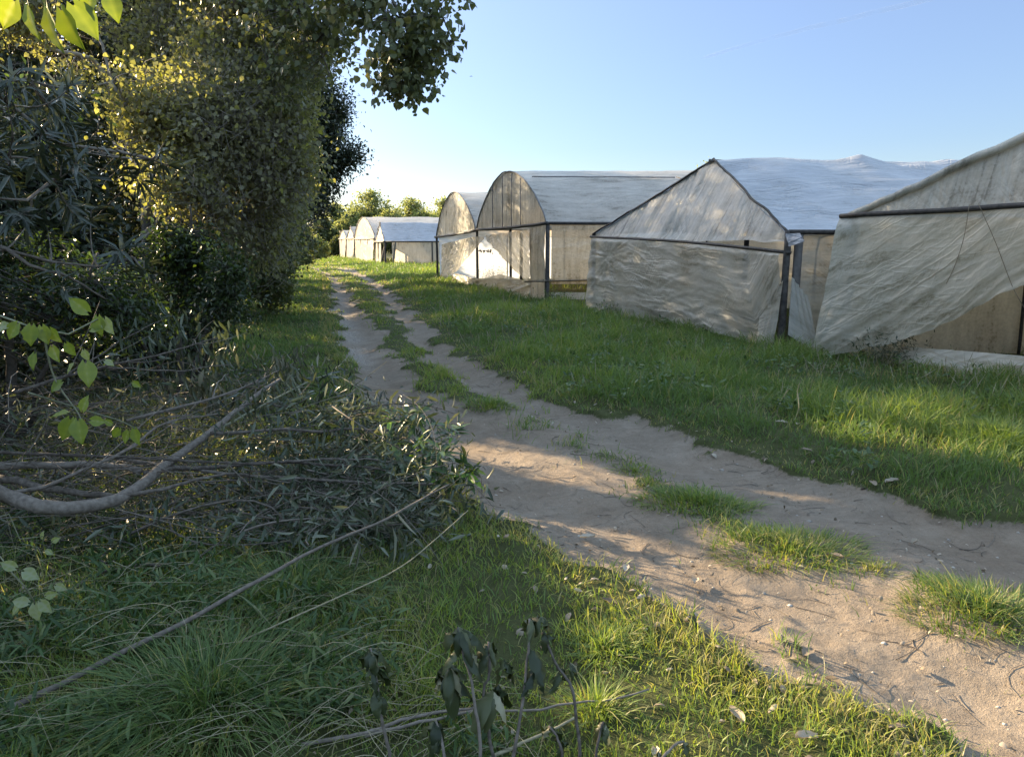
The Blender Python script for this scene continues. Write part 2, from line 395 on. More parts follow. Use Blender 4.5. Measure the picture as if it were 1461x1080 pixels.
# ------------------------------------------------------------------ track layout (world x as a function of y)
def edge(pix):
    p = np.array([at(*q)[:2] for q in pix]); p = p[np.argsort(p[:, 1])]
    def f(y):
        y = np.asarray(y, float)
        x = np.interp(y, p[:, 1], p[:, 0])
        s0 = (p[1, 0]-p[0, 0])/(p[1, 1]-p[0, 1])
        return np.where(y < p[0, 1], p[0, 0]+(y-p[0, 1])*s0*.8, x)
    return f
xR = edge([(1640, 790), (1461, 745), (1330, 720), (1200, 688), (1100, 655), (1000, 622), (900, 597), (800, 575), (700, 530), (640, 490), (590, 445), (553, 408), (535, 396), (505, 384), (470, 376), (440, 372)])
xL = edge([(1370, 1080), (1290, 1030), (1190, 985), (1100, 945), (1000, 888), (900, 830), (820, 780), (730, 735), (660, 700), (600, 650), (550, 600), (520, 560), (496, 510), (480, 470), (473, 440), (472, 410), (468, 397), (450, 386), (430, 379), (400, 374)])
xSL = edge([(693, 585), (640, 575), (590, 535), (545, 480), (515, 435), (498, 412), (485, 399), (470, 388), (440, 377)])
xSR = edge([(735, 580), (684, 555), (630, 525), (590, 485), (556, 445), (538, 420), (525, 404), (500, 391), (460, 379)])
FRONT = np.array([(9.5, 1.8), (7.75, 4.6), (4.56, 9.9), (4.0, 10.5), (1.84, 16.3), (.94, 19.2), (-1.2, 25), (-3.2, 31)])
def xF(y):
    y = np.asarray(y, float)
    a = np.interp(y, FRONT[:, 1], FRONT[:, 0])
    a = np.where((y > 31.2) & (y < 49.8), 60, a)
    return np.where(y >= 49.8, -8.75-(y-50)*.37, a)
def xV(y):       # edge of the thicket on the left
    return np.interp(y, [0, 2, 4, 6, 9.3, 12, 19, 30, 60], [-1.6, -1.75, -2.3, -2.9, -3.9, -4.7, -6.4, -9.5, -20])
CL = np.array([at(a, b_)[:2] for a, b_ in [(730, 585), (800, 620), (905, 672), (995, 715), (1125, 785), (1245, 812), (1405, 868), (1600, 960)]])
def centre(x, y):
    xc = np.interp(y, CL[::-1, 1], CL[::-1, 0]); return np.exp(-((x-xc)/.24)**2)*sst(7.6, 6.8, y)*sst(1.8, 2.4, y)
def soil(x, y):
    w = (vn(x*2.2, y*2.2, None, 3)-.5)*.30+(vn(x*7, y*7, None, 4)-.5)*.16
    w = w+((vn(x*3.4, y*3.4, None, 5)-.5)*.34+(vn(x*11, y*11, None, 6)-.5)*.16)*sst(9, 5, y)
    yy = np.maximum(1+y*.04, 1)
    inside = np.minimum(x-xL(y), xR(y)-x)+w*yy
    m = sst(-.10, .12, inside)
    strip = np.minimum(x-xSL(y), xSR(y)-x)+w*1.0*yy+.01
    ms = sst(-.10, .14, strip)*sst(6.6, 7.4, y)
    m = m*(1-ms*.92)
    m = m*(1-.62*centre(x, y)*sst(.35, .7, vn(x*4, y*4, None, 9)))
    return m*(1-sst(38, 55, y)*.75)
def gravel(x, y):
    d = x-xL(y)
    g = sst(-1.0, -.5, d)*(1-sst(.2, .6, d))*sst(9, 11, y)*(1-sst(24, 30, y))
    return g*np.clip(.35+1.3*(vn(x*3, y*3, None, 8)-.3), 0, 1)
def hgt(x, y, s=None):
    x = np.asarray(x, float); y = np.asarray(y, float)
    s = soil(x, y) if s is None else s
    near = 1-sst(25, 60, y)
    mid = .5*(xL(y)+xR(y)); half = np.maximum(.5*(xR(y)-xL(y)), .3)
    u = (x-mid)/half
    rut = np.exp(-((np.abs(u)-.62)/.25)**2)*.055*sst(0, 1, s+.5)
    z = (fbm(x*.35, y*.35, None, 21, 3)-.5)*.16+(fbm(x*1.7, y*1.7, None, 22, 3)-.5)*.07
    z = z-rut*near-.05*s*near
    z = z+s*near*((fbm(x*4, y*2.4, None, 23, 4)-.5)*.035+np.maximum(0, fbm(x*13, y*8, None, 24, 3)-.5)*.03)
    z = z+(1-s)*near*(fbm(x*5, y*5, None, 25, 2)-.5)*.06
    d = x-xR(y)
    z = z+.06*sst(.0, .7, d)*near
    return z
def G(x, y): return float(hgt(np.array([x]), np.array([y]))[0])
def onground(px, py, dz=0):
    p = at(px, py, 0)
    for _ in range(3): p = at(px, py, G(p[0], p[1])+dz)
    return p

def build_ground():
    ys = np.concatenate([np.arange(-9, 1.3, .15), 1.3*1.0062**np.arange(0, 1130)])
    ys = ys[ys < 1400]; ys = np.append(ys, [1700, 2200])
    t = np.linspace(-1, 1, 620)
    half = np.maximum(5.0, np.abs(ys)*1.02+3.6)
    X = half[:, None]*t[None]; Y = np.repeat(ys[:, None], len(t), 1)
    s = soil(X, Y); gr = gravel(X, Y)
    Z = hgt(X, Y, s)
    V = np.stack([X, Y, Z], -1).reshape(-1, 3)
    n, k = X.shape
    i = np.arange(n-1)[:, None]*k+np.arange(k-1)[None]
    Q = np.stack([i, i+1, i+k+1, i+k], -1).reshape(-1, 4)
    sf = s.reshape(-1)[Q].mean(1); yf = Y.reshape(-1)[Q[:, 0]]
    tr = (sf > .5) & (yf < 50)
    for nm, sel in (('ground', ~tr), ('dirt_track', tr)):
        q = Q[sel]; used = np.unique(q); mp = np.zeros(len(V), np.int64); mp[used] = np.arange(len(used))
        o = mesh_np(nm, V[used], mp[q], None, M['ground'], None, {'soil': s.reshape(-1)[used], 'grav': gr.reshape(-1)[used]}, True)
        tag(o, {'ground': 'grassy uneven ground on both sides of the sandy track', 'dirt_track': 'sandy two rut dirt track running between thicket and greenhouses'}[nm], {'ground': 'ground', 'dirt_track': 'track'}[nm], kind='structure')
build_ground()

# ------------------------------------------------------------------ sun gaps
for px, py, r in [(735, 648, .15), (790, 662, .13), (850, 680, .09), (960, 700, .10), (1040, 725, .09),
                  (1245, 618, .03), (1300, 640, .07), (1370, 655, .16), (1450, 675, .20), (1530, 690, .22), (1460, 640, .12),
                  (760, 752, .07), (850, 800, .10), (930, 855, .10), (1000, 900, .08), (1000, 960, .08), (1080, 1010, .10), (1150, 1060, .10), (960, 1040, .06),
                  (1300, 1040, .13), (1420, 1030, .13), (1230, 960, .06), (1150, 930, .05), (1130, 700, .05), (1200, 770, .06), (1100, 775, .06)]:
    beam(onground(px, py), r)
for px, py, Y, r in [(440, 388, 44, .8), (480, 385, 48, .9), (520, 388, 44, .6), (430, 400, 34, .5), (500, 402, 33, .35)]:
    beam(atY(px, py, Y), r)

# ------------------------------------------------------------------ trees and shrubs
def foliage(centres, dirs, n, spec, seed, cut=True):
    """leaves for many clusters: centres (C,3), dirs (C,3)"""
    r = np.random.default_rng(seed)
    C = len(centres); N = C*n
    c = np.repeat(centres, n, 0); d = np.repeat(dirs, n, 0)
    sp = spec.get('spread', .12)
    P = c+r.normal(size=(N, 3))*np.array([sp, sp, sp*.8])-d*(r.random((N, 1))*sp*2.0)
    A = r.normal(size=(N, 3))*.8+d*spec.get('along', .5)+np.array([0, 0, -spec.get('droop', .5)])
    A = nrm(A)
    Nn = r.normal(size=(N, 3))*spec.get('rough', .7)+np.array([0, 0, 1.0-spec.get('vert', 0)])
    L = spec['len']*r.uniform(.45, 1.25, N); W = L*spec.get('wid', .8)
    cl = np.repeat(r.random(C), n)
    rnd = np.clip(.55*r.random(N)+.45*cl, 0, 1)
    if 'rnd' in spec: rnd = spec['rnd'][0]+rnd*(spec['rnd'][1]-spec['rnd'][0])
    if np.any(cut):
        k = unlit(P)
        if not np.isscalar(cut): k |= ~np.repeat(cut, n)
        P, A, Nn, L, W, rnd = P[k], A[k], Nn[k], L[k], W[k], rnd[k]
    k = P[:, 2] > spec.get('zmin', .02)
    return P[k], A[k], Nn[k], L[k], W[k], rnd[k]
def leafobj(name, arr, kind, mat, parent, extra=None):
    P, A, Nn, L, W, rnd = arr
    V, q, t, k = leaves_arr(P, A, Nn, L, W, kind)
    rv = np.repeat(rnd, k)
    if kind == 'heartfine': rv = np.clip(rv+np.tile(np.tile([0, -.06, .22, -.06, 0], 8)+np.repeat(np.array([.1, 0, -.08, .05, -.08, .05, -.05, .1]), 5), len(rnd)), 0, 1)
    return mesh_np(name, V, q, t, mat, parent, {'rnd': rv}, kind == 'heartfine')

def sample_blobs(blobs, seed, thr, nscale):
    r = np.random.default_rng(seed); out = []
    for c, rad, n in blobs:
        u = nrm(r.normal(size=(n*3, 3)))*(r.random((n*3, 1))**.42)
        p = np.asarray(c)+u*np.asarray(rad)
        k = vn(p[:, 0]*nscale, p[:, 1]*nscale, p[:, 2]*nscale, seed) > thr
        out.append(p[k][:n])
    p = np.concatenate(out)
    return p[p[:, 2] > .05]

def plant(name, label, cat, base, limbs, blobs, spec, leafm, barkm, group=None, seed=1, thr=.42, nscale=1.4, twr=.006, cut=True, crown='crown', trunkname='trunk', bend=.15):
    root = empty(name, base); tag(root, label, cat, group)
    tk = TB(); samples = []; rad = []
    br = TB()
    for i, (pts, r0, r1) in enumerate(limbs):
        p = resample(pts, 16, spec.get('wob', .04), seed+i)
        (tk if i == 0 else br).tube(p, r0, r1, 16, 8)
        samples.append(p[2:]); rad.append(np.linspace(r0, r1, 16)[2:])
    S = np.concatenate(samples); SR = np.concatenate(rad)
    C = sample_blobs(blobs, seed, thr, nscale)
    cm = np.full(len(C), bool(cut))
    if 'keep' in spec:
        C2 = sample_blobs(spec['keep'], seed+1, thr, nscale); C = np.concatenate([C, C2]); cm = np.r_[cm, np.zeros(len(C2), bool)]
    D = np.linalg.norm(C[:, None]-S[None], axis=2)+S[None, :, 2]*0
    j = D.argmin(1)
    S0 = S[j]; t = np.linspace(0, 1, 6)[None, :, None]
    r = np.random.default_rng(seed)
    mid = .5*(S0+C)+r.normal(size=C.shape)*bend*.5+np.array([0, 0, 1])*bend*np.linalg.norm(C-S0, axis=1, keepdims=True)
    P = (1-t)**2*S0[:, None]+2*t*(1-t)*mid[:, None]+t*t*C[:, None]
    if cut:
        k = np.all(np.stack([unlit(P[:, q]) for q in range(1, 6)]), 0) | ~cm
        P, C, S0, j, cm = P[k], C[k], S0[k], j[k], cm[k]
    rr = np.minimum(SR[j]*.5, twr*(1+np.linalg.norm(C-S0, axis=1)*1.2))[:, None]*np.linspace(1, .25, 6)[None]
    br.batch(P, rr, 4)
    if spec.get('twigs'):
        n = spec['twigs']; q = r.integers(0, len(C), n); u = nrm(r.normal(size=(n, 3))+[0, 0, -.3]); Lt = r.uniform(.15, .7, n)[:, None, None]
        tq = np.linspace(0, 1, 5)[None, :, None]; c0 = C[q]+r.normal(size=(n, 3))*.12
        Pq = c0[:, None]+u[:, None]*(tq-.3)*Lt+r.normal(size=(n, 1, 3))*.12*Lt*(4*tq*(1-tq))
        br.batch(Pq, np.full((n, 1), .0028)*np.linspace(1, .4, 5)[None], 3)
    tk.build(trunkname, spec.get('trunkmat', barkm), root); br.build('branches', barkm, root)
    dirs = nrm(P[:, -1]-P[:, -3])
    leafobj(crown, foliage(C, dirs, spec['n'], spec, seed+5, cm), spec['kind'], leafm, root)
    return root

def blob(px, py, Y, rpx, rpy, ry, n):
    c = atY(px, py, Y); k = Y/F
    return (c, (rpx*k, ry, rpy*k), n)
def gpt(x, y): return np.array([x, y, G(x, y)-.03])

# big grey-leaved poplar leaning out of the thicket
b0 = gpt(-4.9, 9.6)
for a_, c_, r_ in [(115, 25, .20), (140, 50, .16), (165, 20, .14), (100, 60, .12), (60, 45, .10), (215, 50, .06), (235, 105, .06), (265, 120, .08), (300, 140, .07), (312, 168, .08), (220, 75, .04), (190, 0, .10), (365, 40, .04)]: beam(atY(a_, c_, 7.9), r_, .12)
beam(atY(688, 368, 31.2), .5, .3); beam(atY(664, 374, 31.2), .35, .3)
beam(atY(305, 285, 6.3), .12, .25); beam(atY(350, 300, 6.3), .10, .25); beam(atY(328, 318, 6.2), .08, .25)
beam(atY(45, 15, 1.6), .09, .12, .03); beam(atY(636, 620, 4.5), .08, .3); beam(atY(195, 172, 6.5), .09, .3)
plant('poplar_tree', 'large poplar with grey green and yellowing leaves leaning over the thicket at upper left', 'tree', b0,
      [([b0, b0+[.1, .1, 1.6], b0+[.1, .4, 3.2], b0+[.5, .6, 5.0], b0+[.8, .6, 7.2]], .12, .03),
       ([b0+[.3, -.4, 2.2], atY(150, 95, 8.6), atY(90, 80, 8.2), atY(20, 40, 7.8)], .045, .015),
       ([b0+[.3, -.4, 1.9], atY(260, 200, 9.0), atY(330, 90, 8.8), atY(380, -20, 8.5)], .06, .012),
       ([b0+[.2, -.3, 1.7], atY(330, 260, 9.0), atY(400, 180, 9.0), atY(430, 90, 8.8)], .05, .01),
       ([b0+[.2, -.3, 1.6], atY(240, 270, 8.6), atY(190, 160, 8.2), atY(120, 20, 8.4)], .04, .012)],
      [blob(250, 60, 9.0, 190, 130, 1.1, 620), blob(330, 220, 8.8, 115, 120, .8, 420), blob(375, 130, 9.2, 65, 150, .9, 300), blob(120, 40, 8.2, 110, 100, .7, 300), blob(110, 30, 7.9, 95, 60, .35, 160), blob(50, 90, 8.2, 80, 70, .5, 160), blob(215, 190, 8.3, 90, 80, .6, 330), blob(285, 300, 8.3, 80, 60, .6, 200), blob(180, 110, 8.0, 80, 70, .5, 220), blob(300, -200, 9.5, 230, 150, 1.4, 300), blob(380, 320, 9.6, 45, 70, .6, 140)],
      dict(n=44, len=.054, wid=.85, kind='heart', spread=.17, along=.3, droop=.8, rough=1.0, vert=.4, wob=.06, twigs=5200, trunkmat=M['barkd'], keep=[blob(330, 190, 8.1, 80, 70, .5, 300), blob(385, 240, 8.4, 50, 90, .4, 220), blob(275, 250, 8.0, 75, 60, .4, 230), blob(240, 170, 8.3, 70, 60, .4, 160), blob(350, 90, 8.6, 80, 80, .4, 220), blob(440, 120, 8.8, 20, 26, .2, 22), blob(424, 212, 8.8, 20, 30, .2, 26), blob(452, 60, 8.6, 24, 30, .2, 26), blob(412, 300, 9.0, 24, 30, .3, 30), blob(402, 165, 8.2, 30, 20, .2, 26)]), M['poplar'], M['barkpale'], 'trees along the left edge of the track', 11, .42, 1.6, .007)

# poplar bough hanging into the sky
b1 = gpt(-4.1, 9.2)
plant('poplar_tree', 'poplar whose long green bough hangs into the sky above the track', 'tree', b1,
      [([b1, b1+[.2, .6, 2.0], b1+[.5, .6, 4.0], b1+[1.2, -.3, 5.6], b1+[1.8, -1.0, 7.0]], .09, .02),
       ([b1+[.7, -.3, 4.0], atY(420, -130, 7.2), atY(520, -60, 6.9), atY(580, 40, 6.7), atY(590, 120, 6.6)], .045, .006),
       ([b1+[.6, -.2, 3.6], atY(400, 0, 7.8), atY(440, 40, 7.6), atY(470, 110, 7.5)], .03, .006),
       ([atY(470, -90, 7.0), atY(560, -80, 6.8), atY(620, 0, 6.6), atY(645, 60, 6.5)], .02, .005),
       ([atY(480, -100, 7.0), atY(590, -120, 6.6), atY(660, -40, 6.4), atY(690, -8, 6.4)], .018, .004)],
      [blob(568, 70, 6.7, 52, 52, .40, 92), blob(561, 120, 6.6, 30, 28, .22, 30), blob(596, 30, 6.6, 34, 60, .4, 40), blob(496, 15, 6.9, 50, 42, .45, 44), blob(470, 20, 7.4, 50, 50, .5, 60),
       blob(621, 70, 6.5, 18, 30, .2, 14), blob(606, 125, 6.5, 16, 10, .15, 6), blob(410, 50, 7.8, 50, 100, .6, 110), blob(560, -110, 6.9, 130, 90, .9, 130), blob(646, -4, 6.4, 26, 12, .2, 8)],
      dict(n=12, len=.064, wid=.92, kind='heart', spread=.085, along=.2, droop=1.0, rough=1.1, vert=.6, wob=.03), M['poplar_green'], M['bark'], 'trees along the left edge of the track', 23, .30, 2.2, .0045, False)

# dark evergreen farther along the track
b2 = gpt(-8.3, 24.5)
plant('evergreen_tree', 'tall dark evergreen tree with small leaves standing beyond the poplar at the track bend', 'tree', b2,
      [([b2, b2+[.2, 0, 2.5], b2+[.5, 0, 5], b2+[.6, 0, 8.6]], .2, .04),
       ([b2+[.2, 0, 2.5], atY(460, 250, 24), atY(505, 225, 23.6)], .07, .012), ([b2+[.3, 0, 3.2], atY(470, 190, 24), atY(500, 150, 24)], .06, .012),
       ([b2+[.2, 0, 2.2], atY(430, 280, 23.5), atY(465, 300, 23)], .06, .012), ([b2+[.3, 0, 4], atY(430, 120, 24), atY(480, 70, 24)], .06, .012)],
      [blob(439, 210, 24, 50, 95, 1.4, 520), blob(414, 110, 24.5, 60, 90, 1.6, 420), blob(479, 225, 23.6, 24, 35, .8, 80), blob(499, 228, 23.5, 11, 22, .4, 26), blob(424, 290, 23.5, 45, 38, 1.2, 240), blob(469, 150, 24, 22, 40, .7, 90), blob(454, 270, 23.6, 26, 24, .7, 70), blob(380, 180, 25, 60, 150, 1.8, 350)],
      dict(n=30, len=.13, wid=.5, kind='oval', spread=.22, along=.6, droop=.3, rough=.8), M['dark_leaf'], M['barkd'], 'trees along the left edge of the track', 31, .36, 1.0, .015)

# dense back rows closing the thicket; some added unseen to shade greenhouses and verge
for (x, y, h, lab, sd) in [(-10.6, 15.9, 8.5, 'dense dark tree deep in the thicket, directly behind the grey poplar crown', 49),
                           (-6.8, 16.4, 10.8, 'dense dark tree behind the grey poplar, closing the thicket against the sky', 41),
                           (-9.0, 18.5, 11.5, 'dense dark tree between the grey poplar and the evergreen at the bend', 42),
                           (-8.9, 12.5, 8.0, 'dense dark tree left of the grey poplar, behind the narrow leaved shrub', 43),
                           (-12.6, 27.5, 11.0, 'dense dark tree hidden deep behind the evergreen at the bend', 44),
                           (-10.3, 22.8, 10.0, 'dense dark tree between the poplar and the evergreen, set back from the track', 46),
                           (-12.2, 37.0, 9.0, 'dense dark tree far behind the evergreen, beside the grassy track end', 48),
                           (-11.0, 30.5, 10.0, 'dense dark tree standing behind the evergreen, farthest of the thicket', 47),
                           (-6.4, 4.6, 5.6, 'dense dark tree left of the photo behind the cut branches', 45)]:
    b = gpt(x, y)
    plant('broadleaf_tree', lab, 'tree', b,
          [([b, b+[.1, 0, h*.3], b+[-.1, .2, h*.6], b+[0, 0, h*.95]], .16, .03), ([b+[0, 0, h*.3], b+[1.0, -.3, h*.55], b+[1.6, -.5, h*.7]], .07, .015), ([b+[0, 0, h*.3], b+[-1.0, .4, h*.5], b+[-1.6, .3, h*.75]], .07, .015), ([b+[0, 0, h*.2], b+[.3, -1.0, h*.4], b+[.3, -1.5, h*.5]], .06, .012)],
          [(b+[0, 0, h*.62], (2.2, 2.2, h*.40), 900), (b+[.3, -.2, h*.25], (2.0, 2.0, h*.24), 450)],
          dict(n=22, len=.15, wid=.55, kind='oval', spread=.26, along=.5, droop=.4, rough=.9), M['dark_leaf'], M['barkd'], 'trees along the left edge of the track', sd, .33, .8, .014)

for x, y, h, lab, q in [(-9.5, 7.2, 2.6, 'low dark bush at the back of the thicket, behind the narrow leaved shrub', 91), (-10.6, 11.0, 2.8, 'low dark bush at the back of the thicket, behind the dark shade shrub', 92),
                     (-11.6, 15.2, 3.0, 'low dark bush at the back of the thicket, behind the grey poplar', 93), (-12.6, 20.0, 3.0, 'low dark bush at the back of the thicket, behind the creeper clad shrub', 94), (-8.6, 3.4, 2.4, 'low dark bush at the back of the thicket, left of the photo', 95), (-5.3, 7.0, 1.25, 'knee high dark bush under the grey poplar, right behind the cut branches', 96), (-4.6, 8.6, 1.2, 'knee high dark bush beside the sunlit topped shrub, nearer the grass verge', 97), (-5.7, 5.2, 1.3, 'knee high dark bush behind the cut branches at the left edge', 98)]:
    b = gpt(x, y)
    plant('bush', lab, 'bush', b, [([b, b+[.1, 0, h*.5], b+[0, 0, h*.9]], .05, .01), ([b, b+[.5, .5, h*.5], b+[.9, .9, h*.8]], .04, .01), ([b, b+[-.5, -.5, h*.5], b+[-.9, -.9, h*.8]], .04, .01)],
          [(b+[0, 0, h*.5], ((1.6, 2.6, h*.5) if h > 2 else (1.0, 1.0, h*.5)), 420 if h > 2 else 260)], dict(n=20, len=.17 if h > 2 else .09, wid=.55, kind='oval', spread=.28, along=.5, droop=.3, rough=.9), M['dark_leaf'], M['barkd'], 'low bushes closing the back of the thicket', q, .2, 1.0, .008)

# shrubs -----------------------------------------------------------
SG = 'shrubs of the thicket on the left'
b = gpt(-3.4, 7.2)
plant('laurel_shrub', 'dark small leaved shrub with a sunlit yellow green top, in front of the grey poplar', 'shrub', b,
      [([b, b+[.1, -.1, .8], b+[.3, -.2, 1.5], b+[.4, -.3, 1.95]], .04, .01), ([b, b+[.5, -.3, .7], b+[.8, -.4, 1.3]], .025, .006), ([b, b+[-.4, -.2, .8], b+[-.9, -.3, 1.6]], .025, .006), ([b, b+[.2, .3, .8], b+[.1, .4, 1.5]], .025, .006)],
      [blob(290, 345, 6.9, 105, 72, .7, 420), blob(325, 300, 6.5, 42, 30, .3, 90), blob(360, 380, 7.2, 55, 55, .5, 200), blob(210, 330, 6.6, 80, 80, .6, 260), blob(300, 420, 6.9, 100, 45, .6, 240)],
      dict(n=22, len=.055, wid=.5, kind='oval', spread=.085, along=.8, droop=.15, rough=.7), M['laurel'], M['barkd'], SG, 51, .34, 2.4, .004, trunkname='stems')
b = gpt(-6.0, 14.5)
plant('hedge_shrub', 'grey green creeper clad shrub at the foot of the evergreen, right by the grass verge', 'shrub', b,
      [([b, b+[.1, 0, 1], b+[.2, 0, 2.6]], .06, .01), ([b, b+[.5, 0, 1], b+[.8, 0, 2]], .04, .01), ([b, b+[-.5, 0, 1.2], b+[-.9, 0, 2.6]], .04, .01)],
      [blob(380, 345, 14.5, 42, 70, .9, 380), blob(400, 400, 15.5, 24, 42, .7, 130), blob(340, 330, 14, 60, 90, 1.0, 300), blob(395, 300, 15, 30, 50, .7, 150)],
      dict(n=22, len=.095, wid=.75, kind='oval', spread=.14, along=.4, droop=.5, rough=.9), M['hedge'], M['barkd'], SG, 53, .34, 1.5, .006, trunkname='stems')
b = gpt(-4.0, 5.6)
plant('laurel_shrub', 'very dark shrub filling the shade behind the cut branches at the left edge', 'shrub', b,
      [([b, b+[.1, -.1, .9], b+[.2, -.2, 2.0]], .05, .01), ([b, b+[.6, -.4, .8], b+[1.1, -.5, 1.5]], .03, .008), ([b, b+[-.4, -.3, .9], b+[-.7, -.4, 1.9]], .03, .008)],
      [blob(110, 350, 5.3, 160, 110, .7, 460), blob(60, 230, 5.2, 150, 110, .6, 380), blob(190, 430, 5.6, 120, 60, .6, 220), blob(-120, 330, 5.0, 130, 190, .8, 300)],
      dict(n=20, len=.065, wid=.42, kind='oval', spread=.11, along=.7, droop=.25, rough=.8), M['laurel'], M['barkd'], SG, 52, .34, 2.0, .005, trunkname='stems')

# narrow leaved oleander in front, built rosette by rosette
def rosettes(name, label, base, stems, tips, leafm, barkm, cat='shrub', group=None, L=.13, Wd=.15, n=16, seed=3, side=60, kind='narrow', droop=.55, sr=.009):
    r = np.random.default_rng(seed)
    root = empty(name, base); tag(root, label, cat, group)
    tb = TB(); S = []
    for pts, r0, r1 in stems:
        p = resample(pts, 14, .012, seed); tb.tube(p, r0, r1, 14, 7); S.append(p[1:])
    S = np.concatenate(S)
    tips = np.array(tips)
    j = np.linalg.norm(tips[:, None]-S[None], axis=2).argmin(1)
    t = np.linspace(0, 1, 7)[None, :, None]; S0 = S[j]
    mid = .5*(S0+tips)+r.normal(size=tips.shape)*.05+np.array([0, 0, -.06])
    P = (1-t)**2*S0[:, None]+2*t*(1-t)*mid[:, None]+t*t*tips[:, None]
    tb.batch(P, np.full((len(tips), 1), sr*.6)*np.linspace(1, .35, 7)[None], 5)
    tb.build('stems', barkm, root)
    d = nrm(P[:, -1]-P[:, -2])
    N = len(tips)*n
    c = np.repeat(tips, n, 0); dd = np.repeat(d, n, 0)
    a = r.normal(size=(N, 3)); a = nrm(a-dd*(a*dd).sum(1, keepdims=True))
    back = r.random((N, 1))
    Pp = c-dd*back*.14
    A = nrm(a*1.0+dd*(1.1-back*1.1)+np.array([0, 0, -droop])*r.random((N, 1)))
    Nn = dd+np.array([0, 0, .6])+r.normal(size=(N, 3))*.15
    Ll = L*r.uniform(.6, 1.15, N)
    leafobj('leaves', (Pp, A, Nn, Ll, Ll*Wd, np.clip(.6*r.random(N)+.4*np.repeat(r.random(len(tips)), n), 0, 1)), kind, leafm, root)
    return root
b = gpt(-2.9, 3.3)
rt = np.random.default_rng(5)
tips = [atY(px, py, Y) for px, py, Y in [(35, 95, 3.2), (50, 120, 3.3), (95, 130, 3.3), (140, 165, 3.5), (50, 235, 3.1), (85, 225, 3.3), (110, 230, 3.3), (230, 215, 4.1), (240, 190, 4.0), (190, 350, 3.5), (205, 372, 3.5), (170, 355, 3.4), (80, 385, 3.3), (15, 210, 3.0), (250, 240, 4.2), (60, 190, 3.4), (120, 200, 3.6), (160, 200, 3.8), (10, 150, 3.0), (200, 240, 4.0), (105, 120, 3.6), (120, 145, 3.7), (10, 300, 3.1), (130, 300, 3.6)]]
tips += [atY(rt.uniform(-120, 130), rt.uniform(125, 330), rt.uniform(3.3, 4.6)) for _ in range(60)]
tips += [atY(rt.uniform(-350, -40), rt.uniform(60, 420), rt.uniform(3.0, 4.6)) for _ in range(70)]
rosettes('oleander_shrub', 'narrow leaved shrub with arching grey green shoots at the left edge, nearest of the thicket', b,
         [([b, b+[0, 0, .8], atY(-60, 180, 3.4), atY(0, 140, 3.4), atY(90, 205, 3.6), atY(180, 215, 3.8), atY(215, 225, 4.0)], .018, .007),
          ([b+[.05, 0, .3], atY(-90, 300, 3.2), atY(0, 290, 3.2), atY(50, 282, 3.2), atY(78, 255, 3.3)], .014, .006),
          ([b, atY(-60, 360, 3.2), atY(0, 352, 3.3), atY(70, 370, 3.4), atY(150, 378, 3.5), atY(190, 365, 3.5)], .014, .005),
          ([atY(0, 352, 3.3), atY(50, 378, 3.3), atY(110, 405, 3.4), atY(150, 425, 3.5)], .009, .004),
          ([b, b+[-.1, 0, 1.0], atY(-40, 140, 3.5), atY(40, 110, 3.6)], .018, .006),
          ([b, b+[-.3, .1, 1.0], atY(-250, 100, 3.6), atY(-300, -20, 3.6)], .018, .006),
          ([atY(-60, 180, 3.4), atY(0, 215, 3.1), atY(12, 240, 3.1)], .008, .004)],
         tips, M['oleander'], M['cane'], 'shrub', SG, .125, .15, 17, 61)

# sapling with heart shaped bright leaves, reaching into the picture from the left
b = gpt(-1.75, 1.35)
root = empty('mulberry_sapling', b); tag(root, 'young sapling with large bright yellow green leaves at the left edge', 'sapling')
tb = TB()
st = [([b, b+[.05, .1, .7], b+[.1, .2, 1.5], b+[.25, .22, 2.35]], .012, .006), ([b+[.22, .2, 2.2], atY(-40, -60, 1.62), atY(50, -25, 1.62), atY(120, -30, 1.65)], .006, .003),
      ([b+[.06, .12, .8], atY(-60, 470, 1.85), atY(20, 462, 1.9), atY(90, 478, 1.95), atY(140, 455, 2.0)], .006, .002),
      ([atY(60, 470, 1.92), atY(78, 540, 1.95), atY(112, 590, 1.95), atY(120, 612, 1.95)], .003, .0015), ([atY(40, 560, 1.9), atY(120, 585, 2.0), atY(170, 600, 2.02), atY(195, 612, 2.05)], .003, .0015),
      ([b+[.04, .08, .4], atY(-40, 800, 2.0), atY(20, 820, 2.05), atY(50, 860, 2.1)], .004, .002), ([b+[.04, .08, .5], atY(-20, 740, 2.1), atY(30, 770, 2.15), atY(62, 765, 2.2)], .003, .0015)]
for p, r0, r1 in st: tb.tube(p, r0, r1, 14, 6)
tb.build('stems', M['cane_green'], root)
lv = []
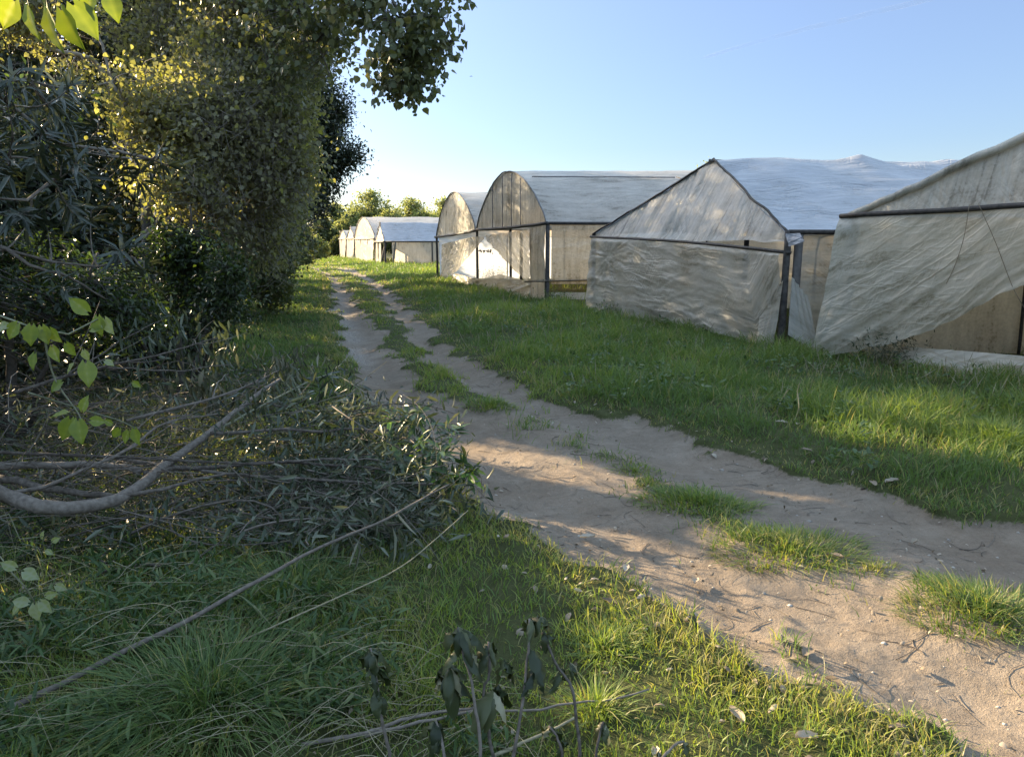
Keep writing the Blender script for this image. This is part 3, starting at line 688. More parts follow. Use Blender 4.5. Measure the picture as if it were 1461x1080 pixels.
for px, py, Y, s, ax, rn in [(40, 8, 1.6, .075, (.1, 0, -1), .75), (68, 12, 1.6, .095, (.1, 0, -1), .8), (20, 2, 1.62, .07, (-.5, 0, -.8), .7), (88, 15, 1.62, .09, (.35, 0, -1), .35), (105, 8, 1.65, .085, (.7, 0, -1), .3), (155, -6, 1.66, .06, (.3, 0, -1), .3), (130, -12, 1.66, .06, (-.3, 0, -1), .6),
                           (25, 462, 1.9, .055, (-.6, -.2, -.9), .6), (45, 465, 1.9, .06, (-.1, -.2, -1), .5), (60, 466, 1.92, .055, (.3, -.2, -1), .5), (72, 470, 1.93, .05, (.6, -.2, -.8), .6), (12, 466, 1.9, .05, (-1, 0, -.1), .95),
                           (50, 505, 1.92, .05, (-.2, -.3, -1), .4), (75, 495, 1.94, .05, (.4, -.3, -1), .7), (95, 490, 1.95, .045, (.4, 0, -.8), .5), (125, 445, 2.0, .065, (-.5, -.2, .5), .6), (140, 452, 2.0, .06, (.1, -.2, -1), .55), (150, 455, 2.0, .055, (.5, -.3, -1), .95), (130, 470, 2.0, .05, (.9, 0, .3), .6),
                           (122, 518, 1.95, .075, (.25, -.3, -1), .55), (105, 520, 1.95, .04, (-.5, 0, -.5), .9), (120, 500, 1.95, .035, (.2, 0, -.8), .9), (150, 515, 2.0, .03, (.6, 0, -.3), .95), (88, 545, 1.95, .045, (-.6, -.2, -.5), .3),
                           (112, 600, 1.95, .075, (.15, -.3, -1), .55), (100, 598, 1.96, .07, (-.3, -.3, -1), .45), (95, 590, 1.97, .055, (-1, 0, -.1), .6), (118, 585, 1.97, .05, (.3, 0, .8), .65), (130, 600, 1.96, .045, (.9, 0, -.1), .6), (170, 612, 2.03, .04, (-.5, 0, -.6), .5), (192, 612, 2.05, .055, (.25, -.3, -1), .5), (183, 615, 2.05, .045, (-.4, -.2, -1), .6), (160, 605, 2.02, .03, (-.6, 0, .3), .7),
                           (190, 545, 2.1, .03, (.5, 0, -.4), .5), (22, 810, 2.05, .05, (-.6, -.2, .4), .92), (35, 815, 2.05, .06, (.6, -.2, -.2), .98), (40, 860, 2.1, .055, (-.9, -.1, .2), .98), (50, 862, 2.1, .06, (.2, -.3, -1), .99), (58, 858, 2.1, .055, (.8, -.3, -.7), .95), (66, 850, 2.12, .04, (.9, 0, .2), .9), (80, 835, 2.15, .04, (.8, 0, -.4), .97),
                           (60, 768, 2.2, .03, (.2, 0, .9), .9), (75, 772, 2.2, .03, (.9, 0, .4), .9), (66, 785, 2.18, .028, (.4, 0, -.3), .9), (30, 862, 2.1, .05, (-.6, -.2, -.6), .9)]:
    lv.append((atY(px, py, Y), np.array(ax, float), s*1.05, rn))
P = np.array([l[0] for l in lv]); A = np.array([l[1] for l in lv]); Lv = np.array([l[2] for l in lv]); rn = np.array([l[3] for l in lv])
Nn = np.array([0, -1., .55])+rng.normal(size=P.shape)*.35
leafobj('leaves', (P, A, Nn, Lv*.88, Lv*.68, rn), 'heartfine', M['mulberry'], root)

# far trees and bushes -------------------------------------------------
def fartree(name, lab, px, pt, Y, wpx, sd, group, mat='far_leaf', n=420):
    k = Y/F; top = atY(px, pt, Y); h = top[2]; b = np.array([top[0], Y, -.1])
    plant(name, lab, 'tree' if 'tree' in name else 'shrub', b,
          [([b, b+[.1, 0, h*.4], b+[0, 0, h*.9]], h*.025, h*.005), ([b+[0, 0, h*.25], b+[wpx*k*.4, 0, h*.6]], h*.012, h*.003), ([b+[0, 0, h*.25], b+[-wpx*k*.4, 0, h*.6]], h*.012, h*.003)],
          [(b+[0, 0, h*.56], (wpx*k*.8, wpx*k*.6, h*.42), n), (b+[-wpx*k*.6, 0, h*.40], (wpx*k*.7, wpx*k*.5, h*.38), n//2), (b+[wpx*k*.65, 0, h*.38], (wpx*k*.7, wpx*k*.5, h*.36), n//2)],
          dict(n=14, len=max(.16, .0035*Y), wid=.7, kind='oval', spread=h*.045, along=.4, droop=.3, rough=.9), M[mat], M['barkd'], group, sd, .36, 6.0/h, h*.002, crown='crown')
FG = 'sunlit trees beyond the far greenhouses'
fartree('broadleaf_tree', 'tallest sunlit yellow green tree above the far white greenhouses', 528, 267, 105, 40, 71, FG)
fartree('broadleaf_tree', 'rounded sunlit tree above the far greenhouses, in the middle of three', 585, 281, 108, 36, 72, FG)
fartree('broadleaf_tree', 'sunlit tree just left of the arched greenhouse peak, beyond the far greenhouses', 630, 282, 112, 34, 73, FG)
fartree('broadleaf_tree', 'yellow green tree between the dark evergreen and the tallest far tree', 475, 288, 95, 32, 74, FG)
fartree('broadleaf_tree', 'far tree whose tip shows above the blue grey roof', 1008, 222, 120, 16, 75, FG, n=190)
fartree('broadleaf_tree', 'low olive tree filling the gap between the tallest far tree and the rounded one', 556, 296, 100, 30, 82, FG)
fartree('broadleaf_tree', 'low bright tree beyond the far greenhouse ridge, left of the tallest far tree', 503, 298, 92, 28, 83, FG)
fartree('broadleaf_tree', 'low bushy tree beyond the far greenhouses, left of the arched greenhouse peak', 606, 298, 100, 30, 84, FG)
HG = 'bushes at the far end of the track'
fartree('bush', 'olive green bush beside the far left end of the white greenhouses', 483, 335, 74, 13, 76, HG, 'hedge', 260)
fartree('bush', 'yellow leaved bush at the far end of the track, left of the greenhouses', 451, 332, 66, 13, 77, HG, 'far_leaf', 200)
fartree('bush', 'dark green bush under the evergreen at the far end of the track', 428, 318, 52, 18, 78, HG, 'hedge', 260)
fartree('bush', 'tall dark green bush closing the track behind the yellow leaved bush', 462, 310, 84, 18, 79, HG, 'hedge', 260)
fartree('bush', 'broad dark bush left of the dark green bush at the track end', 385, 300, 45, 30, 80, HG, 'hedge', 260)

# ------------------------------------------------------------------ greenhouses
def grid_sheet(name, P, mat, parent, pq, disp=None, drop=None):
    """P (nu,nv,3) sheet, displaced along its normal"""
    P = np.asarray(P, float); nu, nv, _ = P.shape
    if disp is not None:
        du = np.gradient(P, axis=0); dv = np.gradient(P, axis=1)
        n = nrm(np.cross(du, dv)); P = P+n*disp[..., None]
    i = np.arange(nu-1)[:, None]*nv+np.arange(nv-1)[None]
    Q = np.stack([i, i+nv, i+nv+1, i+1], -1).reshape(-1, 4)
    if drop is not None: Q = Q[~drop.reshape(-1)[Q].any(1)]
    return mesh_np(name, P.reshape(-1, 3), Q, None, mat, parent, {'pq': np.asarray(pq, float).reshape(-1, 3)}, True)
def pl(pts, n):
    p = np.asarray(pts, float); L = np.r_[0, np.cumsum(np.linalg.norm(np.diff(p, axis=0), axis=1))]
    t = np.linspace(0, L[-1], n)
    return np.stack([np.interp(t, L, p[:, k]) for k in range(3)], 1)
def folds(U, Vv, ang, fl, fc, amp, seed):
    """long narrow folds running along ang"""
    a = R(ang); x = U*math.cos(a)+Vv*math.sin(a); y = -U*math.sin(a)+Vv*math.cos(a)
    y = y+.15*(vn(x*1.1, y*1.1, None, seed+3)-.5)
    n = vn(x*fl, y*fc, None, seed); n2 = vn(x*fl*1.7, y*fc*2.1, None, seed+7)
    rd = (1-np.abs(2*n-1))**2.2; rd2 = (1-np.abs(2*n2-1))**2.5
    m = sst(.25, .7, vn(U*.9, Vv*.9, None, seed+11))
    return amp*(rd*.65+rd2*.35)*(.35+.65*m)
def radial(U, Vv, c, k, amp, reach, seed):
    dx = U-c[0]; dy = Vv-c[1]; r = np.hypot(dx, dy); th = np.arctan2(dy, dx)
    n = vn(th*k, r*.6, None, seed)
    return amp*(1-np.abs(2*n-1))**2*np.exp(-r/reach)*sst(.0, .25, r)
def between(top, bot, nu, nv, sag=0):
    t = pl(top, nu); b = pl(bot, nu); v = np.linspace(0, 1, nv)[None, :, None]
    P = b[:, None]*(1-v)+t[:, None]*v
    U = np.repeat(np.r_[0, np.cumsum(np.linalg.norm(np.diff(t, axis=0), axis=1))][:, None], nv, 1)
    Vv = np.linalg.norm(t-b, axis=1)[:, None]*np.linspace(0, 1, nv)[None]
    return P, U, Vv
def lumps(U, Vv, seed, a1=.05, a2=.015):
    return (fbm(U*.7, Vv*.7, None, seed, 3)-.5)*2*a1+(fbm(U*4, Vv*4, None, seed+1, 3)-.5)*2*a2
def pqa(U, Vv, seed): return np.stack([U+seed*13.7, Vv+seed*5.1, np.full_like(U, seed*3.3)], -1)

class GH:
    def __init__(s, label, FL, FR, L, eave, ridge, kind, setback=0, group='plastic greenhouses in a row', name='greenhouse'):
        s.FL = np.array([*FL, 0.]); s.FR = np.array([*FR, 0.]); s.L = L; s.ev = eave; s.rd = ridge; s.kind = kind; s.sb = setback
        s.root = empty(name, (s.FR+s.FL)/2); tag(s.root, label, 'greenhouse', group)
        s.w = np.linalg.norm(s.FL-s.FR); s.nout = nrm(np.array([s.FL[1]-s.FR[1], -(s.FL[0]-s.FR[0]), 0.]))
        if s.nout[0] > 0: s.nout = -s.nout
        s.seed = int(abs(FL[0])*100) % 97
    def eavez(s, t): return s.ev[0]+(s.ev[1]-s.ev[0])*t        # near .. far
    def S(s, t, x=0, z=0):
        t = np.asarray(t, float)
        p = s.FR+(s.FL-s.FR)*t[..., None]
        p = p+np.array([1., 0, 0])*np.asarray(x)[..., None] if np.ndim(x) else p+np.array([x, 0, 0])
        p[..., 2] = p[..., 2]+z
        return p
    def prof(s, t):
        t = np.asarray(t, float); e = s.eavez(t); a = 1-np.abs(2*t-1)
        k = a**1.04 if s.kind == 'gable' else np.sin(np.pi*np.clip(t, 0, 1))**.78
        return e+(s.rd-e)*k
    def sx(s, t): return s.sb*(1-np.abs(2*np.asarray(t)-1))
    def plane(s, px, py, out=0):
        """point of the front plane seen at a pixel of the photograph"""
        d = ray(px, py); o = np.array([0, 0, CAMZ]); q = s.FR+s.nout*out
        t = ((q-o)@s.nout)/(d@s.nout); return o+d*t
    def roof(s, mat, bumps=(), wr=.03, nx=110, ns=60, over=.04, hole=None):
        t = np.linspace(-.01, 1.01, ns); x = np.linspace(-over, s.L, nx)
        T, X = np.meshgrid(t, x, indexing='ij')
        P = s.S(T, X+s.sx(np.clip(T, 0, 1)))
        z = s.prof(np.clip(T, 0, 1))+.02
        A = 1-np.abs(2*T-1)
        z = z-.05*np.sin(np.pi*((X/2.5) % 1))*np.sin(np.pi*np.clip(A, 0, 1))*(.6 if s.kind == 'gable' else .4)
        z = z+(fbm(X*.8, T*5, None, s.seed, 3)-.5)*.10*(A > .02)
        for bx, bt, h, r in bumps: z = z+h*np.maximum(0, 1-np.hypot((X-bx)/r, (T-bt)*s.w/r))**1.5
        P[..., 2] += z
        U = X; Vv = T*s.w*1.15
        return grid_sheet('roof_sheet', P, mat, s.root, pqa(U, Vv, s.seed), folds(U, Vv, 8, .5, 3, wr, s.seed)+folds(U, Vv, 80, .5, 2, wr*.7, s.seed+5), None if hole is None else ((T > hole[0]) & (T < hole[1]) & (X > hole[2]) & (X < hole[3])))
    def gable(s, mat, nu=90, nv=34, wr=.03, drop=.03, out=.02, low=None):
        t = np.linspace(.004, .996, nu)
        e = s.S(t, 0, 0); e[:, 2] = s.eavez(t)-drop if low is None else low(t); e = e+s.nout*out
        tp = s.S(t, s.sx(t)); tp[:, 2] = s.prof(t)-.005; tp = tp+s.nout*out*.5
        v = np.linspace(0, 1, nv)[None, :, None]
        P = e[:, None]*(1-v)+tp[:, None]*v
        U = np.repeat((t*s.w)[:, None], nv, 1); Vv = P[..., 2]-1.0
        return grid_sheet('gable_sheet', P, mat, s.root, pqa(U, Vv, s.seed+2), (folds(U, Vv, 84, .5, 5, wr, s.seed+3)+lumps(U, Vv, s.seed, .03, .008))*sst(0, .12, v[..., 0])*np.ones((nu, 1)))
    def wall(s, name, t, x0, x1, z0, z1, mat, wr=.03, nu=120, nv=34, ang=5, off=0):
        a = s.S(np.array([t]), 0)[0]+np.array([0, off, 0])
        P, U, Vv = between([a+[x0, 0, z1], a+[x1, 0, z1]], [a+[x0, 0, z0], a+[x1, 0, z0]], nu, nv)
        return grid_sheet(name, P, mat, s.root, pqa(U, Vv, s.seed+4), folds(U, Vv, ang, .4, 4, wr, s.seed+9)+lumps(U, Vv, s.seed+2, .04, .01))
    def rear(s, mat):
        t = np.linspace(0, 1, 24); b = s.S(t, s.L+s.sx(t)); tp = b.copy(); tp[:, 2] = s.prof(t)
        v = np.linspace(0, 1, 6)[None, :, None]; P = b[:, None]*(1-v)+tp[:, None]*v
        return grid_sheet('rear_sheet', P, mat, s.root, pqa(np.repeat((t*s.w)[:, None], 6, 1), P[..., 2], s.seed+6))
    def post(s, t, x=0, z=None, r=.045, mat='wood', out=0, lean=(0, 0), name='post', z0=-.15):
        a = s.S(np.array([t]), x)[0]+s.nout*out; a[2] = G(a[0], a[1])
        z = s.eavez(t) if z is None else z
        tb = TB(); tb.tube([a+[0, 0, z0], a+[lean[0]*.5, lean[1]*.5, z*.5], [a[0]+lean[0], a[1]+lean[1], z]], r*1.05, r*.92, 8, 8, .006, int(t*100))
        return tb.build(name, M[mat], s.root)
    def beam_front(s, r=.03, mat='pipe', out=.05, sag=.02, dz=0, line=None):
        t = np.linspace(-.015, 1.015, 9); p = s.S(t, 0); p[:, 2] = s.eavez(t)-sag*np.sin(np.pi*t)+dz if line is None else line(t); p += s.nout*out
        return TB().tube(p, r, r, 20, 8, .008, s.seed).build('eave_beam', M[mat], s.root)
    def rakes(s, r=.024, mat='pipe', out=.03, wob=.014):
        for a, b in ((0, .5), (.5, 1)):
            t = np.linspace(a, b, 12); p = s.S(t, s.sx(t)); p[:, 2] = s.prof(t)-.005; p += s.nout*out
            TB().tube(p, r, r, 22, 8, wob, s.seed+3).build('rake_pole', M[mat], s.root)
    def eave_pole(s, t=0, r=.03, x0=-.03, mat='pipe', dy=-.03):
        a = s.S(np.array([t]), 0)[0]
        return TB().tube([a+[x0, dy, s.eavez(t)], a+[s.L, dy, s.eavez(t)]], r, r, 16, 8, .01, 3).build('eave_pole', M[mat], s.root)
    def hoops(s, xs, r=.022, mat='pipe'):
        for x in xs:
            t = np.linspace(0, 1, 15); p = s.S(t, x+s.sx(t)); p[:, 2] = s.prof(t)-.16
            q0 = p[0].copy(); q0[2] = -.1; q1 = p[-1].copy(); q1[2] = -.1
            q0 = q0+[0, .05, 0]; q1 = q1-[0, .05, 0]; p[0, 1] += .05; p[-1, 1] -= .05
            TB().tube(np.vstack([q0, p, q1]), r, r, 30, 7).build('hoop', M[mat], s.root)
    def ridge_pole(s, r=.03):
        a = s.S(np.array([.5]), s.sb)[0]
        TB().tube([a+[-.12, 0, s.rd-.04], a+[.4, 0, s.rd-.12], a+[1.2, 0, s.rd-.2], a+[s.L, 0, s.rd-.2]], r, r, 8, 8).build('ridge_pole', M['wood'], s.root)
    def inner_posts(s, xs, t=.5, r=.05):
        for x in xs:
            a = s.S(np.array([t]), x)[0]
            TB().tube([a+[0, 0, -.1], a+[0, 0, s.prof(np.array([t]))[0]-.2]], r, r*.9, 6, 8).build('inner_post', M['wood'], s.root)

GG = 'plastic sheet greenhouses along the right side of the track'
# ---- nearest one, cut by the right edge of the frame
g1 = GH('nearest greenhouse, cut by the right frame edge, its grey front sheet swept up', (4.56, 9.9), (7.75, 4.6), 16, (2.10, 1.95), 3.25, 'gable', .25, GG)
g1.roof(M['sheet_roof_grey'], (), .03); g1.gable(M['sheet_gable'], wr=.05); g1.rakes(.05, 'sheet_gable', .03, .02); g1.beam_front(.032, 'pipe', .06, .015); g1.hoops(np.arange(2.5, 16, 2.5)); g1.ridge_pole(); g1.rear(M['sheet_gable'])
g1.wall('side_sheet', 1, .15, 16, .02, 1.93, M['sheet_tan'], .03); g1.wall('side_sheet', 0, .1, 16, .02, 2.05, M['sheet_curtain'], .03)
g1.post(.985, .0, 1.95, .05); g1.post(.02, 0, 2.08, .05); g1.post(.5, .3, 3.1, .055)
# swept curtain
top = [g1.plane(1198, 311, .05), g1.plane(1290, 304, .05), g1.plane(1461, 288, .05), g1.S(np.array([.30]), 0, 2.04)[0]+g1.nout*.05, g1.S(np.array([.02]), 0, 2.07)[0]+g1.nout*.05]
bot = [g1.plane(1162, 512, .28), g1.plane(1215, 503, .22), g1.plane(1290, 486, .16), g1.plane(1345, 462, .12), g1.plane(1400, 436, .09), g1.plane(1461, 408, .08), g1.S(np.array([.30]), 0, 1.45)[0]+g1.nout*.08, g1.S(np.array([.02]), 0, 1.7)[0]+g1.nout*.06]
bot = pl(bot, 400); bot[:, 2] += (fbm(np.arange(400)*.06, np.zeros(400), None, 71, 4)-.5)*.10
P, U, Vv = between(top, bot, 170, 60)
v01 = np.linspace(0, 1, 60)[None]
dsp = folds(U, Vv, 16, .15, 2.2, .09, 18)*(1-.6*v01)+folds(U, Vv, 20, .2, 4.0, .04, 8)*sst(.75, .35, v01)*sst(.35, .6, vn(U*.8, Vv*.8, None, 19))+folds(U, Vv, 24, .2, 7, .03, 9)*sst(.55, .2, v01)+lumps(U, Vv, 4, .05, .008)+radial(U, Vv, (0, .1), 6, .05, .7, 12)
grid_sheet('front_curtain', P, M['sheet_gh1'], g1.root, pqa(U, Vv, 1.3), dsp*sst(0, .06, 1-v01))
# low skirt
top = [g1.plane(1286, 494, .02), g1.plane(1370, 500, .02), g1.plane(1461, 508, .02), g1.S(np.array([.05]), 0, .36)[0]]
bot = [np.array([q[0], q[1], G(q[0], q[1])-.05]) for q in top]
P, U, Vv = between(top, bot, 90, 16)
grid_sheet('skirt_sheet', P, M['sheet_white'], g1.root, pqa(U, Vv, 2.2), folds(U, Vv, 3, .5, 6, .05, 31)+lumps(U, Vv, 14, .05, .01))
pb = at(1408, 505, 0); TB().tube([pb+[0, 0, -.1], atY(1418, 460, pb[1]), atY(1432, 425, pb[1]), atY(1445, 330, pb[1])], .075, .065, 10, 8, .01).build('inner_post', M['wood'], g1.root)
for k, pts in enumerate([[(1383, 292), (1375, 340), (1362, 380), (1350, 405)], [(1396, 291), (1420, 345), (1445, 410), (1462, 440)]]):
    TB().tube([g1.plane(a, b_, .13) for a, b_ in pts], .004, .004, 14, 5).build('cord', M['rope'], g1.root)

# ---- hip fronted one with blue grey roof
g2 = GH('greenhouse with triangular gable and crumpled blue grey roof, second from the right', (1.84, 16.3), (4.0, 10.5), 24, (1.74, 1.78), 3.08, 'gable', .75, GG)
g2.roof(M['sheet_roof_blue'], ((2.6, .5, .12, .5), (6.0, .5, .08, .7), (1.2, .45, .06, .6)), .06); g2line = lambda t: np.interp(t, [-.1, 0, .25, .5, .75, 1, 1.1], [1.44, 1.45, 1.55, 1.625, 1.67, 1.715, 1.72])
g2.gable(M['sheet_gable'], wr=.06, low=lambda t: g2line(t)+.02+.13*sst(.40, .10, t)*(.6+.8*vn(t*14, t*0, None, 2))+.03*(vn(t*22, t*0, None, 6)-.5)); g2.rakes(.020, 'pipe', .03, .02); g2.beam_front(.026, 'pipe', .05, .05, 0, g2line); g2.ridge_pole(); g2.eave_pole(0, .035); g2.hoops(np.arange(2.5, 24, 2.5)); g2.rear(M['sheet_gable'])
g2.wall('side_sheet', 0, .14, 24, .02, 1.72, M['sheet_curtain'], .05, ang=-30); g2.wall('side_sheet', 1, .1, 24, .02, 1.75, M['sheet_curtain'])
# corner: doubled post with a board
g2.post(.0, 0, 1.76, .055, 'wood', .03)
a = g2.S(np.array([0.]), .13)[0]; TB().box(a+[0, -.02, .84], (.055, 0, 0), (0, .025, 0), (0, 0, .91)).build('corner_board', M['wood'], g2.root, False)
g2.post(1.0, 0, 1.78, .05, 'wood'); g2.inner_posts([1.4, 6, 12], .5)
top = [g2.S(np.array([q]), 0, 0)[0]+g2.nout*.06+[0, 0, float(g2line(q))-.015] for q in (1.0, .8, .6, .4, .2, .015)]
bot = [g2.plane(838, 448, .28), g2.plane(880, 449, .2), g2.plane(960, 462, .16), g2.plane(1030, 478, .14), g2.plane(1085, 492, .14), g2.plane(1098, 470, .12), g2.plane(1116, 420, .09)]
bot = pl(bot, 300); bot[:, 2] += (fbm(np.arange(300)*.07, np.zeros(300), None, 72, 4)-.5)*.10
P, U, Vv = between(top, bot, 150, 56)
v01 = np.linspace(0, 1, 56)[None]
ww = g2.w
dsp = folds(U, Vv, -8, .16, 2.0, .05, 40)+folds(U, Vv, -6, .28, 5.5, .022, 41)+folds(U, Vv, 12, .3, 8, .018, 43)+lumps(U, Vv, 42, .05, .008)+radial(U, Vv, (.9, 1.25), 7, .07, .8, 44)+radial(U, Vv, (ww, .9), 6, .03, .9, 45)
grid_sheet('front_curtain', P, M['sheet_curtain'], g2.root, pqa(U, Vv, 4.1), dsp*sst(0, .05, 1-v01))
# torn tail of the curtain by the post
P, U, Vv = between([g2.plane(1086, 440, .10), g2.plane(1118, 400, .10)], [g2.plane(1078, 506, .30), g2.plane(1104, 500, .22)], 18, 26)
grid_sheet('torn_flap', P, M['sheet_curtain'], g2.root, pqa(U, Vv, 4.8), folds(U, Vv, 70, .6, 9, .04, 47))

P, U, Vv = between([atY(1129, 395, 10.42), atY(1150, 425, 10.40)], [atY(1124, 478, 10.25), atY(1172, 508, 10.05)], 24, 30)
grid_sheet('torn_flap', P, M['sheet_curtain'], g2.root, pqa(U, Vv, 5.3), folds(U, Vv, 100, .6, 9, .05, 48))
P, U, Vv = between([g2.plane(1122, 334, .08), g2.plane(1142, 333, .08)], [g2.plane(1126, 352, .10), g2.plane(1150, 345, .12)], 14, 14)
grid_sheet('torn_flap', P, M['sheet_roof_blue'], g2.root, pqa(U, Vv, 5.6), folds(U, Vv, 40, .6, 9, .04, 49))

# ---- arched pair
g3 = GH('larger arched greenhouse with a triangular gap in its front curtain', (-1.2, 25.0), (.94, 19.2), 26, (2.08, 2.0), 3.66, 'arch', 0, GG)
g3.roof(M['sheet_roof_grey'], (), .03); g3.gable(M['sheet_gable'], wr=.04); g3.rakes(.022, 'woodgrey'); g3.beam_front(.045, 'pipe', .05, .02); g3.eave_pole(0, .04); g3.hoops(np.arange(3, 26, 3.0)); g3.rear(M['sheet_gable'])
g3.wall('side_sheet', 0, .1, 26, .50, 2.05, M['sheet_tan'], .03); g3.wall('skirt_sheet', 0, .1, 26, -.02, .28, M['sheet_white'], .03, nv=10)
a = g3.S(np.array([0.]), 0)[0]
TB().tube([a+[.1, -.03, .62], a+[.5, -.05, .5], a+[1.4, -.04, .62], a+[26, -.03, .55]], .02, .02, 30, 6).build('hem_roll', M['rope'], g3.root)
g3.post(0, 0, 2.1, .06); g3.post(.48, .05, 2.0, .04); g3.post(1.0, 0, 2.0, .045); g3.post(.72, .9, 2.0, .05); g3.inner_posts([3, 9], .5)
for t in (.30, .42, .55, .70):
    z = g3.prof(np.array([t]))[0]; p = g3.S(np.array([t]), 0)[0]+g3.nout*.06
    TB().tube([p+[0, 0, g3.eavez(t)], p+[0, 0, z-.06]], .014, .014, 6, 6).build('batten', M['woodgrey'], g3.root)
lat = g3.S(np.array([.27]), 0)[0]; zl = g3.prof(np.array([.27]))[0]
TB().tube([lat+[.2, -.03, zl+.06], lat+[4.2, -.03, zl+.04]], .018, .018, 12, 6, .01).build('roof_lath', M['woodgrey'], g3.root)
tt = np.linspace(.27, .03, 8); p = g3.S(tt, 4.25+(.27-tt)*4.5); p[:, 2] = g3.prof(tt)+.05
TB().tube(p, .012, .012, 14, 6).build('roof_cord', M['rope'], g3.root)
# tan sheet wound down the near corner
P, U, Vv = between([g3.plane(757, 326, .06), g3.plane(779, 321, .06)], [g3.plane(757, 424, .08), g3.plane(778, 429, .08)], 20, 60)
grid_sheet('corner_sheet', P, M['sheet_tanpost'], g3.root, pqa(U, Vv, 6.2), folds(U, Vv, 86, .5, 10, .06, 51)+lumps(U, Vv, 52, .05, .012))
g4 = GH('smaller arched greenhouse joined to the far side of the larger arched one', (-3.2, 31.0), (-1.2, 25.0), 26, (1.98, 1.80), 3.45, 'arch', 0, GG)
g4.roof(M['sheet_roof_grey'], (), .03); g4.gable(M['sheet_gable'], wr=.04); g4.rakes(.022, 'woodgrey'); g4.beam_front(.045, 'pipe', .05, .02); g4.hoops(np.arange(3, 26, 3.0)); g4.rear(M['sheet_gable'])
g4.wall('side_sheet', 1, .1, 26, .02, 1.8, M['sheet_inner'], .03); g4.post(1.0, 0, 1.8, .05)
# curtain of the pair (hangs from both beams, one piece each side of the gap)
top = [g4.plane(632, 349, .06), g4.plane(660, 342, .06), g4.plane(674, 340, .06)]
bot = [g4.plane(630, 402, .1), g4.plane(646, 409, .1), g4.plane(674, 416, .1)]
P, U, Vv = between(top, bot, 40, 40); vv = np.linspace(0, 1, 40)[None]
# left drape, pulled to the top of the gap
def drape(gh, top, bot, name, ang, seed, amp=.06, mat='sheet_curtain'):
    P, U, Vv = between(top, bot, 60, 44)
    return grid_sheet(name, P, M[mat], gh.root, pqa(U, Vv, seed*.31), folds(U, Vv, ang, .3, 6, amp, seed)+lumps(U, Vv, seed, .04, .008))
drape(g4, [g4.plane(631, 349, .07), g4.plane(655, 343, .07), g4.plane(676, 338, .07)], [g4.plane(629, 403, .12), g4.plane(651, 388, .10), g4.plane(677, 357, .08)], 'front_curtain', 25, 61, .09)
drape(g3, [g3.plane(676, 338, .07), g3.plane(691, 338, .07)], [g3.plane(677, 357, .08), g3.plane(691, 341, .07)], 'curtain_corner', 30, 62, .05)
drape(g3, [g3.plane(693, 336, .07), g3.plane(725, 332, .07), g3.plane(757, 326, .07)], [g3.plane(693, 341, .07), g3.plane(722, 372, .09), g3.plane(757, 408, .12)], 'front_curtain', -38, 63, .09)
drape(g4, [g4.plane(629, 402, .12), g4.plane(651, 390, .11), g4.plane(676, 397, .11)], [g4.plane(629, 406, .15), g4.plane(651, 410, .15), g4.plane(676, 417, .15)], 'front_skirt', -12, 64, .05)
drape(g3, [g3.plane(676, 397, .11), g3.plane(690, 398, .11), g3.plane(714, 391, .11), g3.plane(757, 403, .11)], [g3.plane(676, 415, .15), g3.plane(690, 418, .15), g3.plane(714, 424, .15), g3.plane(757, 432, .15)], 'front_skirt', 10, 65, .05)
# white sheet hanging inside, with painted marks
def inpl(px, py, back): return g3.plane(px, py, -back)
tb = TB()
for k, st in enumerate([[(683, 359), (685, 357), (686, 359)], [(687, 357), (686, 359), (688, 360)], [(689, 357), (690, 359), (692, 357), (690, 361)], [(693, 358.5), (695, 358.5)], [(696, 357), (695, 359), (697, 360), (698, 358), (696, 357)], [(699, 357), (701, 357), (699, 360), (701, 360)], [(703, 361), (702.6, 362.5)]]):
    tb.tube([atY(a_, b_, 30.86) for a_, b_ in st], .028, .028, 10, 6)
tb.build('painted_marks', M['ink'], g4.root)

